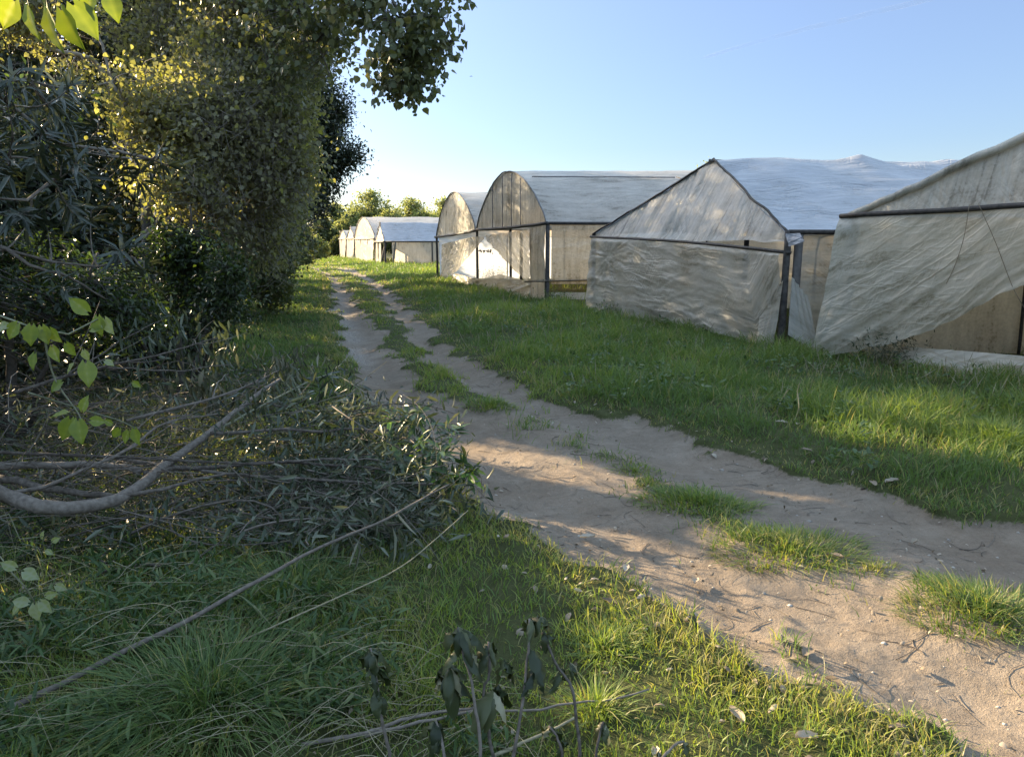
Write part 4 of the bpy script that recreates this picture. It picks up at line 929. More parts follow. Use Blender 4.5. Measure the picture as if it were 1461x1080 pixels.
# ---- far row
far = [((-10.2, 54.2), (-8.75, 50.0), 3.0, 1.62, 'G', 'first far white greenhouse, with blue roof corner and long pale side wall'),
       ((-13.7, 63.4), (-10.2, 54.2), 3.55, 1.85, 'A', 'widest far greenhouse, its broad pale ridge rising behind the blue roofed one'),
       ((-15.5, 68.2), (-13.7, 63.4), 3.0, 1.9, 'G', 'pale far greenhouse second from the end of the row, before the bushes'),
       ((-17.3, 73.0), (-15.5, 68.2), 2.7, 1.9, 'A', 'farthest greenhouse at the end of the row beside the olive bush')]
for i, (fl, fr, rd, ev, kd, lab) in enumerate(far):
    g = GH(lab, fl, fr, 34, (ev, ev), rd, 'arch' if kd == 'A' else 'gable', (.1, .0, .1, .1)[i], GG)
    g.roof(M['sheet_roof_blue'] if i == 0 else M['sheet_roof_grey'], (), .04, 60, 40)
    g.gable(M['sheet_pale'], 40, 16, .08); g.beam_front(.05); g.rakes(.03, 'woodgrey', .03, .05)
    g.post(0, 0, ev+.05, .07); g.post(.33, 0, ev, .05); g.post(.66, 0, ev, .05); g.post(1, 0, ev, .06)
    if i == 0:
        g.eave_pole(0, .045); g.wall('side_sheet', 0, .5, 34, .0, ev-.02, M['sheet_pale'], .03)
        g.post(0, 3.3, ev, .05, out=.04); g.post(0, .55, ev, .05, out=.05, lean=(.25, 0)); g.post(.1, -.25, ev+.05, .09, lean=(.45, 0))
        P, U, Vv = between([g.S(np.array([.34]), .02, ev)[0], g.S(np.array([1.]), .02, ev)[0]], [g.S(np.array([.36]), -.1, 0.)[0], g.S(np.array([1.]), -.1, 0.)[0]], 30, 16)
    else:
        P, U, Vv = between([g.S(np.array([.06]), -.04, ev)[0], g.S(np.array([.97]), -.04, ev)[0]], [g.S(np.array([.02]), -.25, 0.)[0], g.S(np.array([.97]), -.1, 0.)[0]], 30, 16)
    grid_sheet('front_curtain', P, M['sheet_pale'], g.root, pqa(U, Vv, 9+i), folds(U, Vv, 70, .4, 3, .1, 90+i))
    g.rear(M['sheet_gable'])

# ------------------------------------------------------------------ grass
def blades(P, h, w, rnd, lean=.6, seed=0):
    r = np.random.default_rng(seed); N = len(P)
    th = r.uniform(0, 2*np.pi, N); d = np.stack([np.cos(th), np.sin(th), np.zeros(N)], 1)
    fc = r.uniform(0, 2*np.pi, N); side = np.stack([np.cos(fc), np.sin(fc), np.zeros(N)], 1)
    ln = (lean*r.uniform(.15, 1.2, N))[:, None]; h = h[:, None]; w = w[:, None]
    ts = [0, .38, .72, 1.0]; ws = [1, .85, .55, 0]
    cs = [P+np.array([0, 0, 1.])*h*(t-.35*ln*t*t)+d*h*ln*(.25*t+.75*t*t) for t in ts]
    V = np.stack([cs[0]-side*w*.5, cs[0]+side*w*.5, cs[1]-side*w*.42, cs[1]+side*w*.42, cs[2]-side*w*.28, cs[2]+side*w*.28, cs[3]], 1)
    o = (np.arange(N)*7)[:, None]
    Q = np.concatenate([o+np.array([[0, 1, 3, 2]]), o+np.array([[2, 3, 5, 4]])]); T = o+np.array([[4, 5, 6]])
    return V.reshape(-1, 3), Q, T, np.repeat(rnd, 7)
def grass_field():
    r = np.random.default_rng(99); N = 900000
    y = (math.sqrt(1.75)+r.random(N)*(math.sqrt(70)-math.sqrt(1.75)))**2
    x = r.uniform(-.92*y-.8, .90*y+1.7)+r.normal(size=N)*.02
    s = soil(x, y)
    xv, xr, xl, xf = xV(y), xR(y), xL(y), xF(y)
    dens = 1-s
    patch = vn(x*1.3, y*1.3, None, 61); fine = vn(x*5, y*5, None, 62)
    right = x > xr; left = x < xl; strip = ~(right | left)
    dens = dens*np.where(strip, .9*(fine > .2), 1)
    dens = dens+.5*centre(x, y)*sst(.4, .8, vn(x*4.5, y*4.5, None, 65))*(~left & ~right)*(y < 7.6)
    # bare fringe along the track, thicket floor, foreground
    dfr = np.where(right, x-xr, np.where(left, xl-x, 1))
    dens = dens*np.where(left & (y < 9), np.clip(.45+.9*sst(0, .35, dfr)*(fine*.7+.5), 0, 1), 1)
    under = left & (x < xv)
    dens = dens*np.where(under, .10+.15*fine, 1)
    fgl = left & (y < 4.2) & (x < -.35)
    dens = dens*np.where(fgl, .85, 1)
    inside = (x > xf+.02)
    dens = dens*np.where(inside, .06, 1)
    big = vn(x*.5, y*.5, None, 63); gap = vn(x*2.6, y*2.6, None, 64)
    dens = dens*np.where(left & (y < 8), np.clip(.35+1.4*(gap-.15), .2, 1), np.clip(.4+1.2*(gap-.1), 0, 1))
    k = r.random(N) < dens
    x, y, right, left, strip, patch, fine, under, fgl, dfr, inside, big, gap = [a[k] for a in (x, y, right, left, strip, patch, fine, under, fgl, dfr, inside, big, gap)]
    n = len(x)
    h = np.where(right, .075+.10*patch+.06*sst(.3, 1.5, dfr), np.where(strip, .045+.06*patch, .05+.07*patch))*r.uniform(.5, 1.35, n)
    h = np.where(right, h*(.45+.55*sst(0, .5, dfr)), h)
    h = np.where(left & (y > 7), h*1.3, h); h = np.where(under, h*1.6, h)
    h = h*(1+sst(20, 50, y)*.5)*(.45+.9*gap)*np.where(right, .65+.8*big, 1)
    w = (.0030+.00075*y)*r.uniform(.7, 1.3, n)
    rnd = np.clip(.06+.36*r.random(n)+.30*(patch-.5)+.45*(big-.45), 0, .74)
    yel = left & (y < 7)
    rnd = np.where(yel, np.clip(.33+.40*r.random(n)+.25*(fine-.5)+.25*(gap-.5)+.12*sst(.9, .2, dfr), 0, .82), rnd)  # yellower towards the track: sunlit band put into the blade colour
    rnd = np.where(strip, np.clip(rnd+.12, 0, .85), rnd)
    dry = r.random(n) < np.where(right, .07+.25*(dfr < .25)+.12*(gap < .3), np.where(strip, .18, np.where(fgl, .34, .10+.35*(dfr < .30))))
    rnd = np.where(dry, r.uniform(.82, 1, n), rnd)
    lean = .65
    P = np.stack([x, y, hgt(x, y)-.005], 1)
    # split in a few large patches of the same lawn by side, so each reads as one ground cover
    rep = np.repeat(right, 7)
    for nm, sel, lab in (('verge_grass', right, 'lush green grass covering the wide verge in front of the greenhouses'), ('track_side_grass', ~right, 'short yellow green grass on the left edge and middle of the track')):
        V, Q, T, rr = blades(P[sel], h[sel], w[sel], rnd[sel], 1.0, 5)
        o = mesh_np(nm, V, Q, T, M['grass'], None, {'rnd': rr}); tag(o, lab, 'grass', kind='stuff')
grass_field()
def verge_weeds():
    r = np.random.default_rng(44); n = 5200
    y = (math.sqrt(2.2)+r.random(n)*(math.sqrt(34)-math.sqrt(2.2)))**2; x = y*r.uniform(-.4, .85, n)
    right = (x > xR(y)+.1) & (x < xF(y)-.05)
    k = right & (vn(x*1.1, y*1.1, None, 71) > .5) & (r.random(n) < .8); x, y = x[k], y[k]; n = len(x); m = 7
    C = np.repeat(np.stack([x, y, hgt(x, y)+.04], 1), m, 0); C[:, 2] += r.uniform(0, .12, n*m); C[:, :2] += r.normal(size=(n*m, 2))*.02
    A = r.normal(size=(n*m, 3)); A[:, 2] = r.uniform(.2, 1.1, n*m); L = r.uniform(.035, .095, n*m)
    o = leafobj('verge_weeds', (C, A, r.normal(size=(n*m, 3))*.3+[0, 0, 1], L, L*.34, r.random(n*m)), 'narrow', M['weed'], None); tag(o, 'broad leaved low weeds growing through the verge grass', 'ground cover', kind='stuff')
    n = 2600; y = (math.sqrt(3)+r.random(n)*(math.sqrt(30)-math.sqrt(3)))**2; x = y*r.uniform(-.4, .85, n)
    k = (x > xR(y)+.15) & (x < xF(y)) & (vn(x*.8, y*.8, None, 72) > .45); x, y = x[k], y[k]; n = len(x)
    b = np.stack([x, y, hgt(x, y)], 1); tip = b+np.stack([r.normal(size=n)*.09, r.normal(size=n)*.09, r.uniform(.15, .36, n)], 1)
    t = np.linspace(0, 1, 5)[None, :, None]; mid = .5*(b+tip)+r.normal(size=(n, 3))*.03
    P = (1-t)**2*b[:, None]+2*t*(1-t)*mid[:, None]+t*t*tip[:, None]
    wd = (.0008+.00022*y)[:, None]*np.array([1, .9, .8, 1.6, .3])[None]
    o = TB().batch(P, wd, 4).build('grass_stalks', M['straw']); tag(o, 'thin straw coloured seed stalks standing in the verge grass', 'grass stalks', kind='stuff')
verge_weeds()

def tussock(label, c, rx, ry, n, hmin, hmax, rnd0, rnd1, w=.0035, lean=1.0, seed=1, dead=.1, group=None, name='grass_tussock'):
    r = np.random.default_rng(seed)
    a = r.uniform(0, 2*np.pi, n); q = r.random(n)**.8*1.2
    x = c[0]+np.cos(a)*q*rx; y = c[1]+np.sin(a)*q*ry
    P = np.stack([x, y, hgt(x, y)-.01], 1)
    N = n; out = np.stack([np.cos(a), np.sin(a), np.zeros(n)], 1)*(.25+q)[:, None]+r.normal(size=(n, 3))*.45; out[:, 2] = 0
    h = r.uniform(hmin, hmax, n)*(1.1-.35*q); rnd = r.uniform(rnd0, rnd1, n); dd = r.random(n) < dead
    rnd = np.where(dd, r.uniform(.74, .95, n), rnd)
    ln = (lean*r.uniform(.4, 1.2, n))[:, None]
    ts = np.linspace(0, 1, 6); wv = [1, 1, .9, .7, .45, .05]
    side = nrm(np.cross(out, np.array([0, 0, 1.]))+r.normal(size=(n, 3))*.3)
    cs = [P+np.array([0, 0, 1.])*h[:, None]*(t-.55*ln*t**2.2)+out*h[:, None]*ln*(.2*t+.8*t*t) for t in ts]
    V = np.stack([cs[i]+sg*side*(w*wv[i]*.5) for i in range(6) for sg in (-1, 1)], 1)
    o = (np.arange(n)*12)[:, None]
    Q = np.concatenate([o+np.array([[2*i, 2*i+1, 2*i+3, 2*i+2]]) for i in range(5)])
    ob = mesh_np(name, V.reshape(-1, 3), Q, None, M['grass'], None, {'rnd': np.repeat(rnd, 12)})
    return tag(ob, label, 'grass tuft', group)
TG = 'grass tufts growing out of the bare ground'
p = onground(300, 1010); tussock('big arching deep green grass tussock at the bottom left, the largest', p, .26, .22, 1500, .18, .36, .02, .38, .0042, 1.1, 1, .10, TG)
p = onground(425, 850); tussock('grey green arching grass tussock behind the largest one, below the cut branches', p, .22, .16, 900, .15, .30, .05, .35, .004, 1.15, 2, .15, TG)
p = onground(130, 1060); tussock('low straggly grass tussock in the bottom left corner with many straw blades', p, .25, .15, 500, .10, .24, .1, .5, .0032, 1.3, 12, .2, TG)
for px, py, rx, ry, n, h0, h1, a0, a1, dd, lab in [
    (905, 672, .16, .09, 420, .03, .07, .25, .7, .25, 'thin short grass tuft in the middle of the sunlit sand'),
    (995, 715, .34, .17, 1500, .05, .12, .2, .7, .15, 'sunlit grass tuft between the ruts, above the long tuft'),
    (1125, 785, .34, .20, 1700, .05, .13, .25, .75, .3, 'long half dry grass tuft in the centre of the track, lit from the left'),
    (1245, 812, .12, .07, 260, .03, .07, .45, .9, .4, 'smallest yellowish tuft trailing right of the long half dry tuft'),
    (1405, 868, .30, .20, 1800, .06, .16, .02, .5, .3, 'large dull dark grass tuft at the right edge of the track'),
    (1340, 835, .10, .08, 300, .04, .09, .1, .5, .1, 'small bright green tuft touching the large dull tuft'),
    (700, 578, .22, .14, 700, .05, .12, .15, .6, .2, 'tuft at the near end of the grass strip between the ruts'),
    (1300, 600, .35, .25, 900, .16, .32, .2, .62, .05, 'shaggy sunlit tuft on the right verge where the light patch begins'),
    (1420, 632, .45, .28, 1300, .18, .34, .25, .65, .05, 'tall bright sunlit tuft on the right verge at the frame edge'),
    (860, 925, .10, .10, 260, .06, .14, .2, .6, .1, 'upright green tuft in the shade band of the foreground grass'),
    (850, 1010, .09, .08, 260, .07, .15, .35, .7, .1, 'yellow green sunlit tuft beside the wilted seedlings')]:
    p = onground(px, py); tussock(lab, p, rx, ry, n, h0, h1, a0, a1, .0032+.0006*p[1], .9, int(px), dd, TG)
# tall weeds with leaning straw heads at the bottom of the greenhouse fronts
def weed(label, px, py, rx, n, h, seed, mat='straw', group=None, name='dry_weed', leafm='wilted_dark'):
    r = np.random.default_rng(seed); c = onground(px, py)
    root = empty(name, c); tag(root, label, 'weed', group)
    tb = TB(); a = r.uniform(0, 2*np.pi, n); q = r.random(n)
    b = np.stack([c[0]+np.cos(a)*q*rx, c[1]+np.sin(a)*q*rx*.5, np.full(n, c[2]-.02)], 1)
    tip = b+np.stack([r.normal(size=n)*.12, r.normal(size=n)*.12, h*r.uniform(.5, 1.1, n)], 1)
    t = np.linspace(0, 1, 6)[None, :, None]; mid = .5*(b+tip)+r.normal(size=(n, 3))*.05
    P = (1-t)**2*b[:, None]+2*t*(1-t)*mid[:, None]+t*t*tip[:, None]
    tb.batch(P, np.full((n, 1), .003)*np.linspace(1, .4, 6)[None], 4); tb.build('stems', M[mat], root)
    m = n*7; j = r.integers(0, n, m); kk = r.integers(2, 6, m)
    Lp = P[j, kk]+r.normal(size=(m, 3))*.02
    leafobj('leaves', (Lp, r.normal(size=(m, 3))+[0, 0, .2], r.normal(size=(m, 3))+[0, 0, .6], r.uniform(.03, .08, m), r.uniform(.008, .02, m), r.random(m)), 'narrow', M[leafm], root)
WG = 'dry weeds at the foot of the greenhouses'
weed('dry brown weeds between the swept up sheet and the white skirt of the nearest greenhouse', 1265, 520, .5, 70, .42, 3, group=WG)
weed('sparse dry weeds inside the nearest greenhouse, left of its leaning post', 1340, 490, .9, 170, .5, 4, group=WG)
weed('thin dry weeds behind the leaning post at the right frame edge', 1445, 497, .5, 40, .5, 5, group=WG)
weed('dark leafy weeds along the bottom left of the sloping gable greenhouse curtain', 880, 452, .5, 60, .32, 6, 'cane_green', WG, 'leafy_weed', 'fresh')
weed('dark leafy weeds at the bottom middle of the sloping gable greenhouse curtain', 960, 462, .45, 60, .30, 7, 'cane_green', WG, 'leafy_weed', 'fresh')
weed('low weeds at the foot of the tan corner sheet of the arched greenhouse', 795, 432, .5, 50, .35, 8, 'cane_green', WG, 'leafy_weed', 'fresh')
weed('weeds inside the triangular gap of the arched greenhouse curtain', 700, 402, .8, 50, .6, 9, 'cane_green', WG, 'leafy_weed', 'fresh')

# ------------------------------------------------------------------ cut branches
BG = 'cut branches lying in the brush pile'
def branch(label, pts, r0, r1, subs=(), mat='cane', leaves=None, seed=1, name='cut_branch', K=26, group=BG):
    """pts: (px, py, z)"""
    w = [at(a, b_, c) for a, b_, c in pts]
    root = empty(name, w[0]); tag(root, label, 'branch', group)
    TB().tube(w, r0, r1, K, 9, min(.012, r0*.35), seed).build('stem', M[mat], root)
    rr_ = np.random.default_rng(seed+100); wp = resample(w, 40); nt_ = int(5+len(pts)*2); ii = rr_.integers(8, 38, nt_)
    if r0 < .03 and name == 'cut_branch':
        dd = nrm(wp[np.minimum(ii+1, 39)]-wp[ii-1])+rr_.normal(size=(nt_, 3))*.55; Lt = rr_.uniform(.12, .5, nt_)[:, None, None]; tq = np.linspace(0, 1, 6)[None, :, None]
        Pq = wp[ii][:, None]+nrm(dd)[:, None]*tq*Lt+rr_.normal(size=(nt_, 1, 3))*.06*tq*tq
        Pq[:, :, 2] = np.maximum(Pq[:, :, 2], hgt(Pq[:, :, 0], Pq[:, :, 1])+.01)
        TB().batch(Pq, np.full((nt_, 1), .0032)*np.linspace(1, .4, 6)[None], 5).build('twigs', M[mat], root)
    for s_ in subs:
        sp, q0, q1 = s_
        TB().tube([at(a, b_, c) for a, b_, c in sp], q0, q1, 18, 7, .010, seed+3).build('side_branch', M[mat], root)
    if leaves:
        r = np.random.default_rng(seed); C = []; D = []
        for (px, py, z, n, sp_) in leaves['at']:
            c = at(px, py, z); C.append(c+r.normal(size=(n, 3))*sp_)
        C = np.concatenate(C); n = len(C)
        dz = leaves.get('droop', 1.4)
        A = r.normal(size=(n, 3))*.6+np.array(leaves.get('dir', (0, 0, 0)))+[0, 0, -dz]
        L = leaves['len']*r.uniform(.6, 1.2, n)
        leafobj('leaves', (C, A, r.normal(size=(n, 3))*.8+[0, -.5, .4], L, L*leaves.get('wid', .2), r.random(n)), leaves.get('kind', 'narrow'), M[leaves.get('mat', 'wilted_dark')], root)
    return root
branch('thick curved grey branch sweeping from the left edge up across the brush pile', [(-160, 640, .75), (-60, 690, .55), (0, 710, .42), (60, 728, .36), (130, 722, .34), (200, 690, .36), (255, 645, .40), (300, 615, .45), (350, 577, .52), (400, 540, .6)], .042, .010,
       [([(205, 675, .38), (260, 667, .36), (320, 662, .36), (440, 662, .32), (560, 672, .25)], .014, .006), ([(170, 707, .35), (230, 697, .33), (300, 681, .34), (350, 676, .32), (420, 690, .26)], .012, .004), ([(300, 618, .45), (400, 616, .45), (500, 614, .45), (555, 612, .42)], .012, .006), ([(350, 577, .52), (365, 560, .56), (372, 540, .62)], .008, .003)], seed=2,
       leaves=dict(at=[(400, 530, .55, 70, .12), (330, 570, .5, 40, .12), (420, 580, .45, 50, .14)], len=.10, wid=.16, droop=1.6))
branch('straight brown branch lying left to right just above the thick curved one', [(-90, 655, .45), (0, 664, .42), (80, 663, .41), (140, 664, .40), (200, 671, .38)], .022, .018, seed=3)
branch('second brown branch dipping behind the thick curved one from the left edge', [(-90, 655, .38), (0, 680, .36), (60, 695, .33), (140, 707, .30), (170, 708, .30)], .026, .016, seed=4)
branch('long pale thin pole lying highest across the left of the brush pile', [(-80, 640, .55), (0, 645, .52), (100, 650, .5), (200, 653, .46), (300, 660, .42), (380, 662, .38)], .010, .006, seed=5)
branch('thin branch rising from the left edge to the middle of the pile', [(0, 706, .40), (70, 692, .42), (130, 665, .48), (185, 640, .52), (220, 612, .58), (260, 598, .6), (310, 590, .62)], .011, .004, seed=6)
branch('long level pole with dark wilted leaves along the middle of the pile', [(150, 650, .35), (260, 668, .34), (360, 678, .30), (440, 684, .27), (540, 688, .22), (620, 690, .2)], .012, .006, [([(400, 660, .35), (470, 655, .35), (560, 658, .3)], .008, .005)], seed=7,
       leaves=dict(at=[(430, 650, .3, 60, .14), (520, 660, .28, 70, .12), (370, 640, .35, 50, .14), (470, 690, .15, 50, .12)], len=.10, wid=.17, droop=1.0))
branch('oblique thin branch with hanging dead leaves at the back of the pile', [(20, 560, .8), (120, 530, .85), (220, 508, .88), (310, 482, .92)], .010, .004, [([(80, 545, .82), (150, 500, .95), (230, 455, 1.05)], .006, .003), ([(150, 525, .85), (240, 530, .75), (330, 520, .7)], .006, .003)], seed=8,
       leaves=dict(at=[(300, 490, .85, 60, .12), (210, 500, .9, 50, .14), (310, 500, .75, 40, .08), (230, 470, .95, 60, .14)], len=.11, wid=.2, droop=1.8))
branch('branch with a dense bunch of drooping grey leaves at the back right of the pile', [(180, 600, .6), (260, 580, .62), (330, 560, .6), (395, 530, .56), (425, 515, .55)], .010, .004, [([(300, 570, .6), (310, 545, .65), (325, 535, .66)], .005, .003)], seed=9,
       leaves=dict(at=[(300, 555, .58, 70, .07), (410, 520, .56, 50, .10), (415, 530, .5, 60, .12), (250, 560, .58, 40, .1)], len=.12, wid=.2, droop=2.2, mat='wilted'))
branch('dark twiggy branch with small leaves at the back of the pile near the verge', [(300, 620, .4), (390, 570, .45), (470, 535, .42), (520, 560, .35), (560, 590, .3)], .009, .003, [([(470, 535, .42), (500, 505, .45)], .005, .002), ([(430, 550, .42), (460, 580, .3), (540, 620, .25)], .005, .002)], 'cane_green', seed=10,
       leaves=dict(at=[(450, 575, .35, 90, .14), (520, 600, .28, 80, .12), (480, 545, .4, 40, .1), (380, 600, .35, 60, .15)], len=.10, wid=.2, droop=.3, mat='oleander'))
branch('fallen pole hidden low in the shade under the pile', [(250, 735, .06), (330, 728, .08), (420, 715, .10), (500, 700, .1)], .012, .006, seed=11)
branch('bent pale stick lying alone on the grass below the pile', [(95, 846, .03), (135, 822, .05), (180, 808, .06), (230, 806, .05)], .012, .006, seed=12, group=None, name='fallen_stick')
branch('long straight cane crossing the foreground from the bottom left corner', [(-60, 1055, .02), (0, 1018, .05), (80, 978, .07), (150, 942, .10), (260, 888, .16), (350, 838, .22), (450, 785, .28), (560, 735, .35), (640, 690, .42)], .0125, .004, mat='cane', seed=13, group=None, name='fallen_cane', K=34,
       leaves=dict(at=[(540, 745, .3, 8, .05), (500, 765, .25, 5, .04)], len=.16, wid=.08, droop=1.2, mat='wilted'))
branch('thin straw stem arching right across the foreground grass', [(240, 960, .05), (420, 880, .16), (560, 815, .24), (620, 770, .28), (668, 728, .32)], .004, .002, mat='straw', seed=14, group=None, name='straw_stem')
branch('pair of pale sticks lying behind the wilted seedlings', [(430, 1062, .02), (520, 1045, .04), (600, 1020, .05), (700, 1008, .05)], .007, .005, [([(520, 1050, .03), (610, 1030, .045), (690, 1014, .05), (800, 1005, .04), (930, 985, .04)], .006, .003)], seed=15, group=None, name='fallen_stick')
branch('lone straw coloured stick poking out at the bottom edge right of the seedlings', [(680, 1090, .03), (740, 1062, .05), (800, 1035, .08), (822, 1022, .1)], .006, .004, mat='straw', seed=16, group=None, name='fallen_stick')
# leafy green end near the track
tips = [at(px, py, z) for px, py, z in [(648, 610, .42), (640, 605, .45), (628, 640, .35), (600, 590, .48), (580, 585, .5), (560, 580, .5), (610, 660, .28), (660, 660, .2), (668, 680, .15), (590, 640, .3), (570, 655, .28), (640, 690, .12), (620, 680, .18), (555, 620, .35), (600, 625, .38), (540, 650, .3), (580, 690, .14)]]
b = at(470, 690, .12)
rosettes('leafy_branch', 'freshly cut branch with long dark green leaves and bright tips reaching onto the sand', b,
         [([b, at(540, 680, .15), at(600, 655, .24), at(640, 625, .36)], .012, .004), ([b, at(520, 640, .28), at(570, 605, .4), at(590, 588, .48)], .010, .004), ([at(560, 672, .18), at(620, 672, .18), at(662, 672, .16)], .007, .003)],
         tips, M['fresh'], M['cane_green'], 'branch', BG, .135, .25, 15, 71, droop=.7, sr=.006)

# tangle of fine twigs and straw in the pile
def brush():
    r = np.random.default_rng(12); n = 1250
    px = r.uniform(-40, 600, n); py = r.uniform(520, 760, n)
    z = np.where(py < 610, r.uniform(.04, .6, n), r.uniform(.01, .24, n))
    keep = (py > 640-px*.12) | (px < 420); px, py, z = px[keep], py[keep], z[keep]; n = len(px)
    P0 = np.array([at(a, b_, c) for a, b_, c in zip(px, py, z)])
    ang = np.where(r.random(n) < .7, r.normal(size=n)*.35, r.uniform(-1.6, 1.6, n)); el = r.normal(size=n)*.22
    L = r.uniform(.2, 1.0, n)
    D = np.stack([np.cos(ang)*np.cos(el), np.sin(ang)*np.cos(el), np.sin(el)], 1)
    t = np.linspace(0, 1, 7)[None, :, None]
    bend = r.normal(size=(n, 3))*.12*L[:, None]
    P = P0[:, None]+D[:, None]*(t-.5)*L[:, None, None]+bend[:, None]*(4*t*(1-t))
    P[:, :, 2] = np.maximum(P[:, :, 2], hgt(P[:, :, 0], P[:, :, 1])+.01)
    rr = (r.uniform(.0009, .0032, n)*(1+1.6*(r.random(n) < .12)))[:, None]*np.linspace(1, .45, 7)[None]
    tb = TB().batch(P, rr, 5)
    o = tb.build('brushwood', M['cane']); tag(o, 'tangled mass of thin dead twigs filling the brush pile', 'twigs', kind='stuff')
    # limp leaves caught in it
    m = 8500; wt = np.clip((px-100)/420, .28, 1)**1.3; j = r.choice(n, m, p=wt/wt.sum()); k = r.integers(0, 7, m)
    C = P[j, k]+r.normal(size=(m, 3))*.05; C[:, 2] = np.maximum(C[:, 2], .02)
    A = r.normal(size=(m, 3))+[0, 0, -.7]; Ll = r.uniform(.04, .11, m)
    o = leafobj('brush_leaves', (C, A, r.normal(size=(m, 3))+[0, 0, .5], Ll, Ll*.2, r.random(m)), 'narrow', M['wilted_dark'], None)
    tag(o, 'limp narrow leaves caught all through the brush pile', 'leaves', kind='stuff')
brush()

# undergrowth of small leafy weeds and straw, left foreground
def undergrowth():
    r = np.random.default_rng(14); n = 2000
    px = r.uniform(-60, 720, n); py = r.uniform(690, 1090, n)
    k = px < 330+ (py-690)*.9+r.normal(size=n)*60; px, py = px[k], py[k]; n = len(px)
    P0 = np.array([at(a, b_, .0) for a, b_ in zip(px, py)]); P0[:, 2] = hgt(P0[:, 0], P0[:, 1])
    clump = vn(P0[:, 0]*3, P0[:, 1]*3, None, 77) > .42; P0 = P0[clump]; n = len(P0)
    m = 9; C = np.repeat(P0, m, 0)+r.normal(size=(n*m, 3))*[.03, .03, .0]; C[:, 2] += r.uniform(0, .09, n*m)
    A = r.normal(size=(n*m, 3))+[0, 0, .7]; L = r.uniform(.03, .085, n*m)
    o = leafobj('undergrowth', (C, A, r.normal(size=(n*m, 3))*.4+[0, 0, 1], L, L*.19, np.clip(r.random(n*m)**1.4, 0, 1)), 'narrow', M['weed'], None)
    tag(o, 'low leafy weeds carpeting the shaded ground below the brush pile', 'ground cover', kind='stuff')
    n = 520; px = r.uniform(-60, 760, n); py = r.uniform(700, 1095, n); k = px < 420+(py-700)*.9; px, py = px[k], py[k]; n = len(px)
    P0 = np.array([at(a, b_, .02) for a, b_ in zip(px, py)]); P0[:, 2] = hgt(P0[:, 0], P0[:, 1])+r.uniform(.01, .10, n)
    ang = r.normal(size=n)*.6+.35; D = np.stack([np.cos(ang), np.sin(ang), r.normal(size=n)*.12], 1); L = r.uniform(.12, .55, n)
    t = np.linspace(0, 1, 7)[None, :, None]; bend = r.normal(size=(n, 3))*.10*L[:, None]+np.array([0, 0, .10])*L[:, None]
    P = P0[:, None]+D[:, None]*(t-.5)*L[:, None, None]+bend[:, None]*(4*t*(1-t))
    P[:, :, 2] = np.maximum(P[:, :, 2], hgt(P[:, :, 0], P[:, :, 1])+.005)
    o = TB().batch(P, r.uniform(.0008, .0019, n)[:, None]*np.linspace(1, .5, 7)[None], 4).build('dry_straw', M['straw'])
    tag(o, 'dry straw and dead grass stems strewn over the left foreground', 'straw', kind='stuff')
undergrowth()

# ------------------------------------------------------------------ wilted seedlings at the bottom
def seedling(label, base, pts, groups, seed, name='wilted_seedling'):
    """pts world points of the stem, groups: (point, number of leaves, length)"""
    r = np.random.default_rng(seed)
    root = empty(name, base); tag(root, label, 'seedling', 'wilted seedlings at the bottom of the picture')
    TB().tube(pts, .0062, .0035, 20, 7, .004, seed).build('stem', M['cane'], root)
    for c, n, L in groups:
        for i in range(n):
            a = r.uniform(0, 2*np.pi)
            A = np.array([[math.cos(a)*.9, math.sin(a)*.9, r.uniform(-.35, .15)-.2]]); Nn = np.array([[0, 0, 1.]])+r.normal(size=(1, 3))*.25
            l = np.array([L*.88*r.uniform(.6, 1.15)])
            # limp leaf: a long strip folded along its rib that arches over and hangs
            K = 9; t = np.linspace(0, 1, K); d = nrm(A)[0]; hang = r.uniform(1.5, 2.7); cur = r.uniform(-.5, .5)
            ph = t**.8*hang*.75
            el0 = math.asin(d[2]); hd = nrm(np.array([d[0], d[1], 0]))
            el = el0-ph; el = np.maximum(el, -1.5)
            step = l[0]/(K-1)
            tw = np.cumsum(np.full(K, cur/K))
            dirs = np.stack([hd[0]*np.cos(el)*np.cos(tw)-hd[1]*np.cos(el)*np.sin(tw), hd[1]*np.cos(el)*np.cos(tw)+hd[0]*np.cos(el)*np.sin(tw), np.sin(el)], 1)
            C = c+np.vstack([np.zeros(3), np.cumsum(dirs[:-1]*step, 0)])
            sd = nrm(np.cross(dirs, np.array([0, 0, 1.]))+1e-6); up = nrm(np.cross(sd, dirs))
            w = l[0]*.40*np.sin(np.pi*np.clip(t*.93+.04, 0, 1))**.8
            fold = r.uniform(.2, 1.0); ruf = r.normal(size=K)*.006
            Lf = C-sd*(w*math.cos(fold))[:, None]*.5-up*(w*math.sin(fold)*.5+ruf)[:, None]
            Rt = C+sd*(w*math.cos(fold))[:, None]*.5-up*(w*math.sin(fold)*.5-ruf)[:, None]
            V = np.stack([Lf, C, Rt], 1).reshape(-1, 3)
            ii = np.arange(K-1)[:, None]*3
            Q = np.concatenate([ii+[0, 1, 4, 3], ii+[1, 2, 5, 4]])
            mesh_np('leaf', V, Q, None, M['seed_pale' if r.random() < .16 else 'seed_dark'], root, {'rnd': np.full(len(V), r.random())}, True)
def sd(label, x, y, pix, Yt, groups, seed):
    b = gpt(x, y); pts = [b]+[atY(a, c, Y) for a, c, Y in pix]
    seedling(label, b, pts, [(atY(a, c, Y), n, L) for a, c, Y, n, L in groups], seed)
sd('wilted seedling with a lone pale stem, leftmost of the row, folded leaves near its tip', -.32, 1.78, [(552, 1060, 1.80), (540, 985, 1.82), (528, 925, 1.84)], 0, [(528, 928, 1.84, 7, .10), (531, 955, 1.83, 5, .11), (535, 985, 1.82, 4, .10)], 81)
